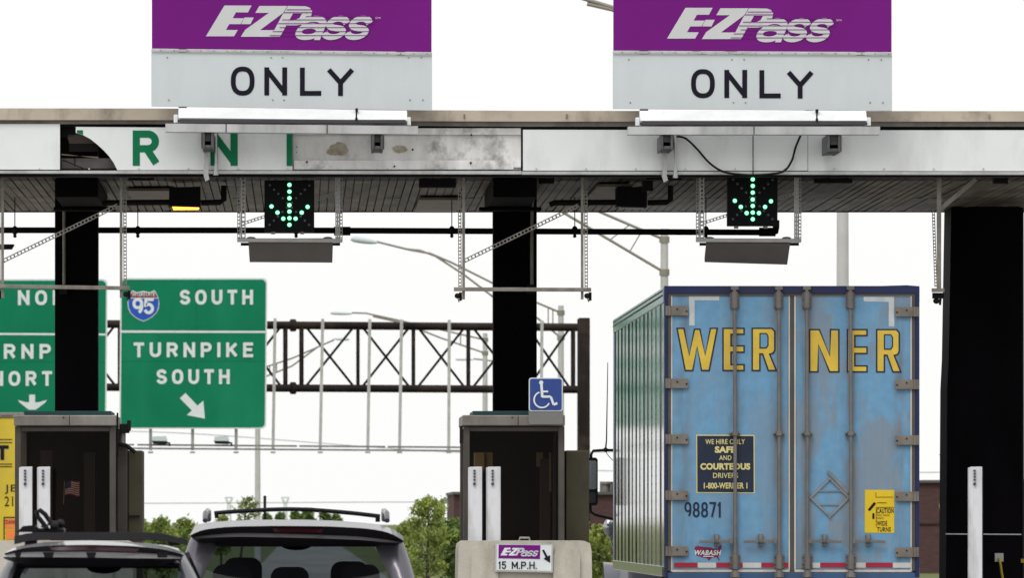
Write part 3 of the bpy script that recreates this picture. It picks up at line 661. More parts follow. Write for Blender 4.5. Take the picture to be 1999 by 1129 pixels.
# little flag inside the left booth
mb = MB(); Y = 99.2; nx, nz = 14, 13
vs = []
for j in range(nz + 1):
    for i in range(nx + 1):
        u = i / nx; v = j / nz
        vs.append(W(127 + u * 28 + (1 - v) * 0, 944 - u * 6 * (1 - v) + v * 24 - 4 * math.sin(u * 5) * .6, Y + .012 * math.sin(u * 7 + v * 2)))
for j in range(nz):
    for i in range(nx):
        mi = 2 if (i < 6 and j < 7) else (0 if j % 2 == 0 else 1)
        a = j * (nx + 1) + i; mb.f.append((a, a + 1, a + nx + 2, a + nx + 1)); mb.m.append(mi); mb.s.append(True)
mb.v = [tuple(v) for v in vs]
t = thing('small_flag', W(124, 985, Y), 'small stars and stripes flag on stick at the booth window', 'flag')
mb.build('cloth', [flag_red, flag_white, flag_blue], t, recalc=False)
mb = MB(); mb.tube([W(124, 985, Y), W(126, 940, Y)], .005, 6); mb.build('stick', cardboard, t)

# sensor posts
def post(x0, x1, label, Y=98.2, tilt=0):
    t = thing('sensor_post', (X((x0 + x1) / 2, Y), Y + .08, 0.1), label, 'post', 'white sensor posts beside the lanes')
    xa, xb = X(x0, Y), X(x1, Y); zt = Z(913, Y); w = xb - xa
    mb = MB(); prof = [(xa, Y + .02), (xa + w * .15, Y), (xa + w * .8, Y - .012), (xb, Y - .03), (xb, Y + .14), (xa, Y + .14)]
    n = len(prof); tops = [zt + (-.004 if i in (0, 5) else .006) + (0 if i else 0) for i in range(n)]
    vs = [(p[0], p[1], .1) for p in prof] + [(p[0], p[1], tops[i]) for i, p in enumerate(prof)]
    mb.add(vs, [(i, (i + 1) % n, n + (i + 1) % n, n + i) for i in range(n)] + [tuple(range(n)), tuple(range(2 * n - 1, n - 1, -1))])
    sh = mb.build('shell', bwhite, t, bev=.004)
    mb = MB(); cx = x0 + (x1 - x0) * .45
    for k in range(4): mb.prism([(cx - 2.5, 918 + k * 6), (cx + 2.5, 918 + k * 6), (cx + 1, 922 + k * 6), (cx - 1, 922 + k * 6)], Y - .03, Y)
    mb.pbox(cx - 2.5, cx + 2.5, 943, 948, Y - .03, Y)
    build_each(mb, 'slot', bgrey, sh)
    mb = MB(); mb.box((xb + .002, Y + .0, .1), (xb + .014, Y + .14, zt - .01)); mb.build('edge_strip', dark_steel, sh)
post(914, 941, 'white sensor post left of its twin before the booth with cardboard boxes')
post(949, 977, 'white sensor post right of its twin before the booth with cardboard boxes')
post(37, 63, 'white sensor post left of its twin before the flag booth')
post(72, 98, 'white sensor post right of its twin before the flag booth')
post(1891, 1917, 'lone white sensor post in front of the black wall pier')

# islands and barriers
def barrier(x0, x1, ytop, Y, label):
    t = thing('concrete_barrier', (X((x0 + x1) / 2, Y), Y + .8, 0), label, 'barrier', 'concrete barriers in front of the booths')
    r = 9; pts = [(x0 - 3, 1365), (x0 + 1, ytop + 20), (x0 + 3, ytop + 6), (x0 + r + 3, ytop), (x1 - r - 6, ytop), (x1 - 4, ytop + 5), (x1 - 1, ytop + 20), (x1 + 3, 1365)]
    z = [(X(p[0], Y), max(Z(p[1], Y), .0)) for p in pts]
    mb = MB(); mb.wprism(z, Y, 98.0); b = mb.build('body', concrete, t, bev=.03)
    w = (x1 - x0)
    for q, k in ((.10, .2), (.71, .2)):
        mb = MB(); a = x0 + w * q; e = a + w * k
        mb.prism([(a + 5, ytop + 16), (e - 5, ytop + 16), (e, ytop + 30), (e + 1, 1345), (a - 1, 1345), (a, ytop + 30)], Y - .035, Y + .01); mb.build('fluted_panel', concrete, b, bev=.03)
    mb = MB(); mb.tube([W((x0 + x1) / 2 - 11, ytop + 1, Y + .9), W((x0 + x1) / 2 - 10, ytop - 6, Y + .9), W((x0 + x1) / 2 + 8, ytop - 6, Y + .9), W((x0 + x1) / 2 + 9, ytop + 1, Y + .9)], .012, 8); mb.build('lifting_loop', galv, t)
    return t
barrier(894, 1156, 1057, 96.0, 'rounded stained concrete barrier carrying the speed sign')
barrier(18 - 200, 260, 1057, 96.0, 'concrete barrier behind the dark cars at the left edge')
for cx, lab in ((1015, ''), (140, '')):
    x = X(cx, 99); mb = MB(); mb.box((x - .85, 97.95, 0), (x + .95, 116, .148)); structure(mb.build('island_kerb', concrete, bev=.02))
mb = MB(); x = X(1905, 98.2); mb.box((x - .35, 97, 0), (x + 2.5, 116, .148)); structure(mb.build('island_kerb', concrete, bev=.02))

# speed sign on barrier
Y = 95.93
t = thing('speed_sign', (X(1023, Y), Y, Z(1119, Y)), 'small lane sign reading 15 M.P.H. on the concrete barrier', 'sign')
mb = MB(); mb.prism([(967, 1061), (1080, 1063), (1079, 1119), (966, 1117)], Y, Y + .03); mb.build('frame', galv_light, t, bev=.006)
mb = MB(); mb.prism([(970, 1064), (1077, 1066), (1076, 1116), (969, 1114)], Y - .004, Y + .01); pl = mb.build('plate', sign_white, t)
mb = MB(); mb.prism([(973.5, 1064.5), (1055, 1065.5), (1054, 1092.5), (973, 1091)], Y - .008, Y - .005); pp = mb.build('purple_patch', purple, pl)
mb = MB(); lm = MB(); ez_logo(mb, lambda x, y: (977 + (x - 402) * .0685, 1070.5 + (y - 37) * .075), Y - .012, lm); lg = mb.build('logo', sign_white, pp); build_each(lm, 'logo_stripe', purple, lg)
mb = MB(); strokes(mb, '15', 973, 988, 1097, 1112, Y - .009, 2.3, gap=.5); mb.build('lettering', letter_black, pl); mb = MB(); strokes(mb, 'M.P.H.', 999, 1048, 1097.5, 1112, Y - .009, 2.3, gap=.42)
mb.build('lettering', letter_black, pl); mb = MB()
mb.add([W(*p, Y - .009) for p in ((1058, 1075), (1062, 1074), (1069, 1087), (1074, 1085), (1074, 1100), (1061, 1092), (1065, 1089))], [(0, 1, 2, 3, 4, 5, 6)])
mb.build('arrow', letter_black, pl)

# wheelchair sign
Y = 98.86
def rrect(x0, x1, y0, y1, r, n=4):
    out = []
    for cx, cy, a0 in ((x1 - r, y0 + r, -90), (x1 - r, y1 - r, 0), (x0 + r, y1 - r, 90), (x0 + r, y0 + r, 180)):
        for k in range(n + 1): a = R(a0 + 90 * k / n); out.append((cx + r * math.cos(a), cy + r * math.sin(a)))
    return out
t = thing('wheelchair_sign', (X(1066, Y), Y, Z(829, Y)), 'square blue wheelchair symbol sign on grey plate at booth roof', 'sign')
mb = MB(); mb.prism(rrect(1032, 1099, 738, 829, 5), Y, Y + .02); mb.build('back_plate', mat('plate_grey', (.20, .195, .19), .5, .4), t)
mb = MB(); mb.prism(rrect(1032.5, 1098.5, 738, 803.5, 5), Y - .006, Y - .001); mb.build('border', sign_white, t)
mb = MB(); mb.prism(rrect(1034.5, 1096.5, 740, 801.5, 4), Y - .011, Y - .007); fc = mb.build('face', blue_sign, t)
mb = MB(); zz = Y - .016
def stroke(pts, w):
    for a, b in zip(pts, pts[1:]): mb.bar(W(*a, zz - len(mb.f) * .00002), W(*b, zz - len(mb.f) * .00002), M_(w, Y), .002)
mb.disc(W(1056.5, 747.5, zz), M_(4.2, Y), .002, 14)
stroke([(1057, 751), (1058.5, 776)], 5); stroke([(1058, 765), (1070, 765)], 3.5); stroke([(1058, 775), (1075, 775), (1081, 791), (1088, 787.5)], 4.6)
stroke([(1055 + 16 * math.cos(R(a)), 782 + 15 * math.sin(R(a))) for a in range(-100, -221, -12)][:1] + [(1058 + 15.5 * math.cos(R(a)), 781 + 15.5 * math.sin(R(a))) for a in range(250, 14, -14)], 3)
mb.build('wheelchair_symbol', sign_white, fc)

# ---------------------------------------------------------------- gantry with guide signs
def Yg(px): return 319 + (px - 210) * .006
ZT, ZB = Z(632, 319), Z(756, 319)
g = thing('sign_gantry', (X(600, 318), 318, 0), 'rusty pipe truss gantry spanning the road behind the booths', 'gantry')
def G(px, z, dy=0): Y = Yg(px) + dy; return Vector((X(px, Yg(px)), Y, z))
for z, nm in ((ZT, 'top_chord'), (ZB, 'bottom_chord')):
    mb = MB()
    for dy in (0, 1.6): mb.tube([G(-260, z, dy), G(572, z, dy), G(1140, z, dy)], .115, 12)
    ch = mb.build(nm, rust, g)
    mb = MB()
    for px in (572,): 
        for dy in (0, 1.6): mb.tube([G(px - 4, z, dy), G(px + 4, z, dy)], .19, 12)
    build_each(mb, 'flange', rust, ch)
vx = [-91, 17, 125, 233, 341, 449, 557, 588.5, 699, 807.5, 915, 1023, 1120]
mb = MB()
for px in vx:
    for dy in (0, 1.6): mb.tube([G(px, ZT, dy), G(px, ZB, dy)], .055 if px not in (557, 588.5) else .075, 8)
build_each(mb, 'web_vertical', rust, g)
mb = MB()
for a, b in zip(vx, vx[1:]):
    if b - a < 50: continue
    mb.tube([G(a + 6, ZT), G(b - 6, ZB)], .042, 6); mb.tube([G(a + 6, ZB), G(b - 6, ZT)], .042, 6)
build_each(mb, 'web_diagonal', dark_steel, g)
for px in (1139, -270):
    mb = MB()
    mb.box((X(px - 11, 318), 317, 0), (X(px + 11, 318), 317.4, Z(622, 318))); mb.box((X(px - 11, 318), 318.4, 0), (X(px + 11, 318), 318.8, Z(622, 318)))
    mb.build('gantry_post', rust, g, bev=.03)
for px, b in ((537, 533), (630, 625), (722, 718), (784, 780), (877, 876), (1058, 1056), (294, 294), (376, 376), (461, 461)):
    mb = MB(); Y = 315.4; y0 = (622 if px > 500 else 800) + (px - 537) * .008
    mb.bar(W(px, y0, Y), W(b, 880, Y), M_(6, Y), .1); mb.bar(W(b - 5, 884, Y), W(b + 5, 884, Y), .06, .06, up=(0, 0, 1)); mb.build('sign_hanger', galv_light, g)
mb = MB(); Y = 315.1
for a, b in ((250, 262), (268, 580), (584, 752), (757, 905)):
    mb.bar(W(a, 869 + (a - 250) * .008, Y), W(b, 869 + (b - 250) * .008, Y), M_(4, Y), .06, up=(0, 0, 1)); 
mb.bar(W(250, 876, Y - .4), W(905, 881, Y - .4), M_(4, Y), .06, up=(0, 0, 1))
build_each(mb, 'walkway_rail', galv, g)
for px, lab in ((312, 'small sign luminaire on the walkway nearer the flag booth'), (433, 'small sign luminaire on the walkway below the white arrow')):
    Y = 314.8
    t = thing('sign_luminaire', W(px, 870, Y), lab, 'luminaire', 'luminaires on the gantry walkway')
    mb = MB(); mb.prism([(px - 14, 853), (px + 12, 852), (px + 15, 862), (px - 15, 861)], Y, Y + .5); mb.build('lens', lens_m, t, bev=.03)
    mb = MB(); mb.prism([(px - 16, 861.5), (px + 14, 862), (px + 12, 868), (px - 13, 867)], Y + .02, Y + .45); mb.tube([W(px + 12, 865, Y), W(px + 19, 866, Y), W(px + 19, 872, Y)], .04, 6); mb.build('base', dark_steel, t)

def guide(poly, name_label, build):
    Y = 315.0
    xs = [p[0] for p in poly]; ys = [p[1] for p in poly]
    t = thing('guide_sign', (X(sum(xs) / len(xs), Y), Y, Z(max(ys), Y)), name_label, 'road sign', 'green guide signs on the gantry')
    MB().prism(poly, Y, Y + .1).build('border', sign_white, t)
    cx = (min(xs) + max(xs)) / 2; cy = (min(ys) + max(ys)) / 2
    sx = 1 - 6 / (max(xs) - min(xs)); sy = 1 - 6 / (max(ys) - min(ys))
    p = MB().prism([(cx + (a - cx) * sx, cy + (b - cy) * sy) for a, b in poly], Y - .012, Y - .004).build('panel', green_sign, t)
    build(p, Y - .02)
def skew(pts, k, y0): return [(x - (y - y0) * k, y) for x, y in pts]
def joints(p, lines, Y):
    for a, b, c, e in lines: MB().sheet([(a, b), (c, b), (c, e), (a, e)], Y + .006).build('sheet_joint', joint_m, p)
joint_m = mat('sheet_joint', (.004, .12, .06), .6, spec=.05)
def signB(p, Y):
    joints(p, ((238, 705.5, 518, 706.3), (383, 546, 383.8, 645), (383, 707, 383.8, 768), (440, 652, 440.7, 705), (310, 652, 310.6, 668)), Y)
    mb = MB(); mb.sheet([(234, 645.5), (520, 646.5), (520, 650.5), (234, 650)], Y)
    strokes(mb, 'SOUTH', 351, 494, 566, 595, Y, 6.2, gap=.85, dy=.002); strokes(mb, 'TURNPIKE', 261, 494, 669, 698, Y, 6.2, gap=.85, dy=.002); strokes(mb, 'SOUTH', 305.5, 448.5, 721.5, 750.5, Y, 6.2, gap=.85, dy=.002)
    mb.build('lettering', sign_white, p)
    mb = MB(); mb.sheet([(351, 778), (362, 768), (385.5, 792.5), (397, 783), (400, 818), (364.5, 811), (374.5, 802)], Y); mb.build('arrow', sign_white, p)
    cx, cy = 280, 597
    half = [(0, -29), (7, -27), (13, -26), (21, -30), (24, -27), (29, -16), (31, -5), (30, 5), (26, 14), (18, 22), (8, 28), (0, 31)]
    full = half + [(-a, b) for a, b in half[-2:0:-1]]
    sh = MB().sheet([(cx + a, cy + b) for a, b in full], Y).build('shield', sign_white, p)
    low = [(-29, -14), (29, -14), (29.3, -5), (28.3, 4.5), (24.7, 13), (17, 20.7), (7.5, 26.3), (0, 29), (-7.5, 26.3), (-17, 20.7), (-24.7, 13), (-28.3, 4.5), (-29.3, -5)]
    MB().sheet([(cx + a, cy + b) for a, b in low], Y - .01).build('shield_blue_field', shield_blue, sh)
    up = [(-28, -16), (-23, -25.5), (-20.5, -28), (-13, -24), (-7, -25), (0, -27), (7, -25), (13, -24), (20.5, -28), (23, -25.5), (28, -16)]
    MB().sheet([(cx + a, cy + b) for a, b in up], Y - .01).build('shield_red_field', shield_red, sh)
    mb = MB(); strokes(mb, '95', 258.5, 301, 582, 614, Y - .02, 6, gap=.28, dy=.002); text(mb, 'INTERSTATE', 258.5, 302, 570.5, 578.5, Y - .02, bold=.02); mb.build('shield_lettering', sign_white, sh)
def signA(p, Y):
    joints(p, ((-76, 707, 205, 707.8), (64, 548, 64.8, 566)), Y)
    mb = MB(); mb.sheet([(-78, 650), (206, 651.5), (206, 655.5), (-78, 654)], Y)
    strokes(mb, 'NORTH', 35, 189, 567, 596, Y, 6.2, gap=.85, dy=.002); strokes(mb, 'TURNPIKE', -60, 184, 672, 701, Y, 6.2, gap=.85, dy=.002); strokes(mb, 'NORTH', -16, 134, 725, 754, Y, 6.2, gap=.85, dy=.002)
    mb.build('lettering', sign_white, p)
    mb = MB(); mb.sheet([(57, 771), (68.5, 771), (68.5, 786), (75, 786), (92, 781.5), (88, 787), (70, 800.5), (56, 800.5), (39, 787), (34.5, 781.5), (51, 786), (57, 786)], Y); mb.build('arrow', sign_white, p)
guide(skew(rrect(235, 522, 543, 838, 9), .008, 543), 'green SOUTH guide sign with interstate shield and slanting arrow', signB)
guide(skew(rrect(-80, 210, 545, 838, 9), .008, 545), 'green NORTH guide sign partly hidden by the left black column', signA)

# ---------------------------------------------------------------- street lamps
def lamp(px, ptop, Y, w, arms, head, label):
    x = X(px, Y)
    t = thing('street_lamp', (x, Y, 0), label, 'street lamp', 'street lamps beyond the toll plaza')
    zt = Z(ptop, Y); r = M_(w, Y) / 2
    mb = MB(); mb.tube([(x, Y, 0), (x, Y, zt)], [r * 1.25, r * .93], 14); pl = mb.build('pole', pole_m, t)
    mb = MB()
    for a in arms: 
        ay = a[0][1]; mb.tube([(x, Y, Z(ay - 5 * w / 13, Y)), (x, Y, Z(ay + 5 * w / 13, Y))], r * 1.25, 12)
    build_each(mb, 'clamp', pole_brown, pl)
    mb = MB()
    for a in arms: mb.tube([W(*p, Y) for p in a], M_(max(1.6, w * .17), Y), 8)
    if len(arms) > 1:
        for k in (.35, .55):
            p = [Vector((*a[0], 0)).lerp(Vector((*a[1], 0)), k) for a in arms[:2]]; mb.tube([W(p[0].x, p[0].y, Y), W(p[1].x, p[1].y, Y)], M_(1.4, Y), 6)
    mb.build('arm', pole_brown, t)
    if head:
        (hx0, hy0), (hx1, hy1), hh = head
        a = W(hx0, hy0, Y); b = W(hx1, hy1, Y); mb = MB(); n = 8; pts = [a.lerp(b, k / n) for k in range(n + 1)]
        h = M_(hh, Y) / 2; mb.tube(pts, [h * q for q in (.55, .95, 1, 1, .98, .9, .8, .6, .3)], 10); mb.build('lamp_head', lens_m, t)
lamp(1095, 597, 374, 12, [[(1095, 611), (1050, 592), (960, 552), (880, 512), (840, 495), (800, 488), (735, 472)], [(1095, 660), (1050, 622), (963, 580), (905, 536), (850, 500), (820, 489), (790, 486)]], ((685, 466), (737, 474), 13), 'street lamp whose arm passes behind the middle strut frame')
lamp(1297, 447, 276, 16, [[(1297, 468), (1174, 415), (1040, 357), (960, 330), (850, 315)], [(1297, 532), (1103, 417), (1000, 355), (940, 330)]], ((800, 310), (852, 316), 15), 'street lamp whose pole stands behind the trailer top left corner')
lamp(1645, 150, 187, 23, [[(1645, 180), (1400, 90), (1196, 14), (1130, -6), (1000, -30)], [(1645, 250), (1400, 120), (1196, 18.5), (1146, 7)]], ((920, -40), (1002, -30), 22), 'thick street lamp pole rising behind the middle of the blue trailer')
lamp(947, 651, 429, 10, [[(947, 664), (860, 644), (780, 626), (715, 612), (687, 611)], [(947, 690), (860, 660), (790, 632), (728, 618)]], ((645, 611.5), (688, 613), 7), 'street lamp whose head shows just above the rusty truss')
lamp(1012, 697, 520, 7, [[(1012, 712), (960, 705), (925, 701)]], ((889, 702), (926, 702.5), 5), 'farthest street lamp with its pale head between truss braces')
lamp(503, 730, 429, 10, [[(503, 742), (570, 715), (620, 678), (652, 664)], [(503, 722), (570, 700), (625, 676)]], ((682, 663), (650, 662), 6), 'street lamp whose pole emerges below the green SOUTH sign')

# overhead wires and far pylons
for pts, lab in (([(235, 842), (420, 850), (905, 884), (1300, 880)], 'thin overhead wire sagging below the green guide sign'), ([(-200, 985), (400, 983), (850, 981), (1300, 985)], 'faint low overhead wire above the tree line'), ([(1100, 918), (1500, 925), (1999, 921)], 'faint overhead wire above the brick building')):
    Y = 600; mb = MB(); mb.tube(curve(pts, Y), .03, 5); tag(mb.build('overhead_wire', wire_m), lab, 'wire')
for px, top, lab in ((447, 972, 'faint far power pylon beside the thin windblown tree'), (557, 972, 'faint far power pylon above the silver car roof')):
    Y = 1500; t = thing('power_pylon', (X(px, Y), Y, 0), lab, 'pylon', 'far power pylons')
    mb = MB()
    for s in (-1, 1):
        mb.tube([W(px + s * 7, top, Y), W(px + s * 2, top + 14, Y), W(px + s * 4, 1030, Y)], .12, 5); mb.tube([W(px - s * 2, top + 14, Y), W(px + s * 7, top, Y)], .1, 5); mb.tube([W(px - s * 3, top + 25, Y), W(px + s * 4, top + 40, Y)], .1, 5)
    mb.tube([W(px - 8, top, Y), W(px + 8, top, Y)], .12, 5); mb.build('lattice', pylon_m, t)

t = thing('utility_post', W(517, 1030, 300), 'short dark post seen just right of the thin lamp pole', 'post')
mb = MB(); mb.tube([W(517, 1060, 300), W(517, 973, 300)], .045, 8); mb.ell(W(517, 972, 300), (.05, .05, .06)); mb.build('shaft', dark_steel, t)
t = thing('bracket_arm', W(0, 482, 104), 'short black bar poking in at the left edge below the pipe', 'bracket')
MB().prism([(-120, 477), (27, 477), (22, 486), (-120, 487)], 104, 104.3).build('bar', dark_steel, t)
# ---------------------------------------------------------------- brick building
Y = 335; t = thing('brick_building', (X(1400, Y), Y + 8, 0), 'low dark red brick building behind the truck', 'building')
mb = MB(); mb.prism([(886, 966), (1200, 966), (1200, 945), (1850, 941), (2100, 941), (2100, 1120), (886, 1120)], Y, Y + 16); w = mb.build('wall', brick, t)
mb = MB(); mb.prism([(884, 961), (1199, 961), (1199, 941), (2102, 936.5), (2102, 942), (1202, 946.5), (1202, 966.5), (884, 966.5)], Y - .15, Y + 16.1); mb.build('coping', mat('coping_grey', (.10, .095, .09), .7), t)
mb = MB(); mb.tube([W(1183, 962, Y + 2), W(1183, 946, Y + 2)], .14, 10); mb.tube([W(1183, 946, Y + 2), W(1183, 941, Y + 2)], .22, 10); mb.build('roof_vent', galv, t)
mb = MB(); mb.prism([(1700, 1022), (2100, 1022), (2100, 1024.5), (1700, 1024.5)], Y - .06, Y - .002); mb.build('brick_course', mat('brick_dark', (.05, .03, .03), .9), t)

# ---------------------------------------------------------------- trees
def leafmat(name, col):
    m = bpy.data.materials.new(name); m.use_nodes = True; t = m.node_tree; n = t.nodes; b = n['Principled BSDF']; L = t.links.new
    b.inputs['Roughness'].default_value = .6; tc = n.new('ShaderNodeTexCoord'); nz = n.new('ShaderNodeTexNoise'); nz.inputs['Scale'].default_value = 1.6; nz.inputs['Detail'].default_value = 4
    L(tc.outputs['Object'], nz.inputs['Vector']); r = n.new('ShaderNodeValToRGB'); r.color_ramp.elements[0].position = .35; r.color_ramp.elements[1].position = .65
    r.color_ramp.elements[0].color = (col[0] * .6, col[1] * .62, col[2] * .7, 1); r.color_ramp.elements[1].color = (col[0] * 1.3, col[1] * 1.2, col[2], 1)
    L(nz.outputs['Fac'], r.inputs[0]); L(r.outputs[0], b.inputs['Base Color'])
    tr = n.new('ShaderNodeBsdfTranslucent'); L(r.outputs[0], tr.inputs[0]); mi = n.new('ShaderNodeMixShader'); mi.inputs[0].default_value = .4
    L(b.outputs[0], mi.inputs[1]); L(tr.outputs[0], mi.inputs[2]); L(mi.outputs[0], n['Material Output'].inputs[0]); return m
leaf_a = leafmat('leaf_spring', (.33, .40, .10)); leaf_b = leafmat('leaf_mid', (.20, .30, .07)); leaf_c = leafmat('leaf_dark', (.085, .15, .04))
def tree(px, top, Y, wpx, label, leaves, nlimb=26, per=70, leaf=.07, clus=.35, lean=0., low=.3, name='tree', group='trees beyond the toll plaza', seed=1, wisp=1.):
    rg = random.Random(seed); x = X(px, Y); h = Z(top, Y); hw = M_(wpx, Y) / 2
    t = thing(name, (x, Y, 0), label, 'tree', group)
    mb = MB(); lf = MB()
    tp = Vector((x + lean, Y, h * .9)); base = Vector((x, Y, 0))
    r0 = max(.05, h * .018)
    trunk = [base, base.lerp(tp, .35) + Vector((rg.uniform(-.05, .05), 0, 0)), base.lerp(tp, .7), tp]
    mb.tube(trunk, [r0, r0 * .75, r0 * .45, r0 * .12], 8)
    for i in range(nlimb):
        q = low + (1 - low) * ((i + .5) / nlimb) ** .9; p0 = base.lerp(tp, min(.98, q * .92))
        prof = math.sin(min(1., (q - low) / (1 - low) * .82 + .18) * math.pi) ** .6
        an = rg.uniform(0, 2 * math.pi); ln = hw * prof * rg.uniform(.55, 1.05)
        p1 = p0 + Vector((math.cos(an) * ln + lean * .4 * q, math.sin(an) * ln * .8, rg.uniform(.2, .7) * ln * wisp + h * .04))
        mid = p0.lerp(p1, .5) + Vector((0, 0, -.05 * ln)); rr = r0 * .35 * (1.1 - q)
        mb.tube([p0, mid, p1], [max(rr, .012), max(rr * .7, .01), .006], 5)
        for k in range(per):
            u = rg.uniform(.35, 1.08); c = p0.lerp(p1, u); sd = clus * hw * (.5 + .5 * (1.1 - u))
            c = c + Vector((rg.gauss(0, sd), rg.gauss(0, sd), rg.gauss(0, sd * .8)))
            s = leaf * rg.uniform(.6, 1.4); a = Vector((rg.gauss(0, 1), rg.gauss(0, 1), rg.gauss(0, 1))).normalized(); b = a.cross(Vector((rg.gauss(0, 1), rg.gauss(0, 1), rg.gauss(0, 1)))).normalized()
            lf.add([c - a * s, c + b * s * .45, c + a * s, c - b * s * .45], [(0, 1, 2, 3)], 0 if rg.random() < .6 else 1)
    mb.build('trunk', bark, t); lf.build('crown', leaves, t, recalc=False)
tree(836, 948, 250, 105, 'slender bright green tree left of the booth with cardboard boxes', [leaf_a, leaf_b], 44, 90, .055, .16, low=.1, seed=3)
tree(882, 1000, 255, 70, 'darker bush tree tucked behind the booth barrier edge', [leaf_b, leaf_c], 34, 110, .06, .25, low=.05, seed=4)
tree(793, 1004, 262, 66, 'low green shrub right of the silver car roof', [leaf_a, leaf_b], 26, 100, .06, .25, low=.05, seed=5, name='shrub')
tree(1170, 1012, 250, 60, 'yellow green shrub between booth bay and truck mirror', [leaf_a, leaf_b], 30, 110, .06, .25, low=.05, seed=6, name='shrub')
tree(1130, 1000, 262, 70, 'green shrub behind the booth bay with cardboard boxes', [leaf_a, leaf_b], 24, 90, .06, .25, low=.05, seed=16, name='shrub')
tree(318, 1002, 300, 70, 'rounded leafy bush right of the flag booth', [leaf_b, leaf_a], 30, 130, .07, .28, low=.05, seed=7, name='shrub')
tree(360, 1004, 304, 60, 'rounded leafy bush beside the silver car roof rack', [leaf_b, leaf_a], 26, 130, .07, .28, low=.05, seed=8, name='shrub')
tree(284, 1010, 306, 50, 'rounded leafy bush half hidden by the flag booth', [leaf_b, leaf_a], 22, 120, .07, .28, low=.05, seed=9, name='shrub')
tree(466, 951, 330, 66, 'thin windblown tree bending beside the lamp pole', [leaf_a, leaf_b], 40, 26, .05, .10, lean=.3, low=.5, seed=10)
tree(432, 993, 335, 46, 'small sparse tree below the windblown tree', [leaf_a, leaf_b], 26, 60, .07, .2, low=.3, seed=11)
for i, (px, tp, wd) in enumerate(((548, 996, 22), (577, 994, 26), (603, 990, 34), (632, 995, 26), (520, 999, 22), (656, 1000, 24))):
    tree(px, tp, 800, wd, ['far dark tree seen under roof bar left of the pylon gap', 'far dark tree seen under the middle of the roof bar', 'tallest far dark tree peeking over the roof bar', 'far dark tree at the right end of the distant tree row', 'far small tree leftmost under the roof bar', 'far small tree rightmost under the roof bar'][i], [leaf_c, leaf_b], 18, 60, .25, .3, low=.1, seed=20 + i, group='far trees on the horizon')
tree(1900, 640, 135, 125, 'leafy tree mostly hidden behind the black wall pier', [leaf_b, leaf_c], 40, 60, .06, .12, low=.3, seed=30)
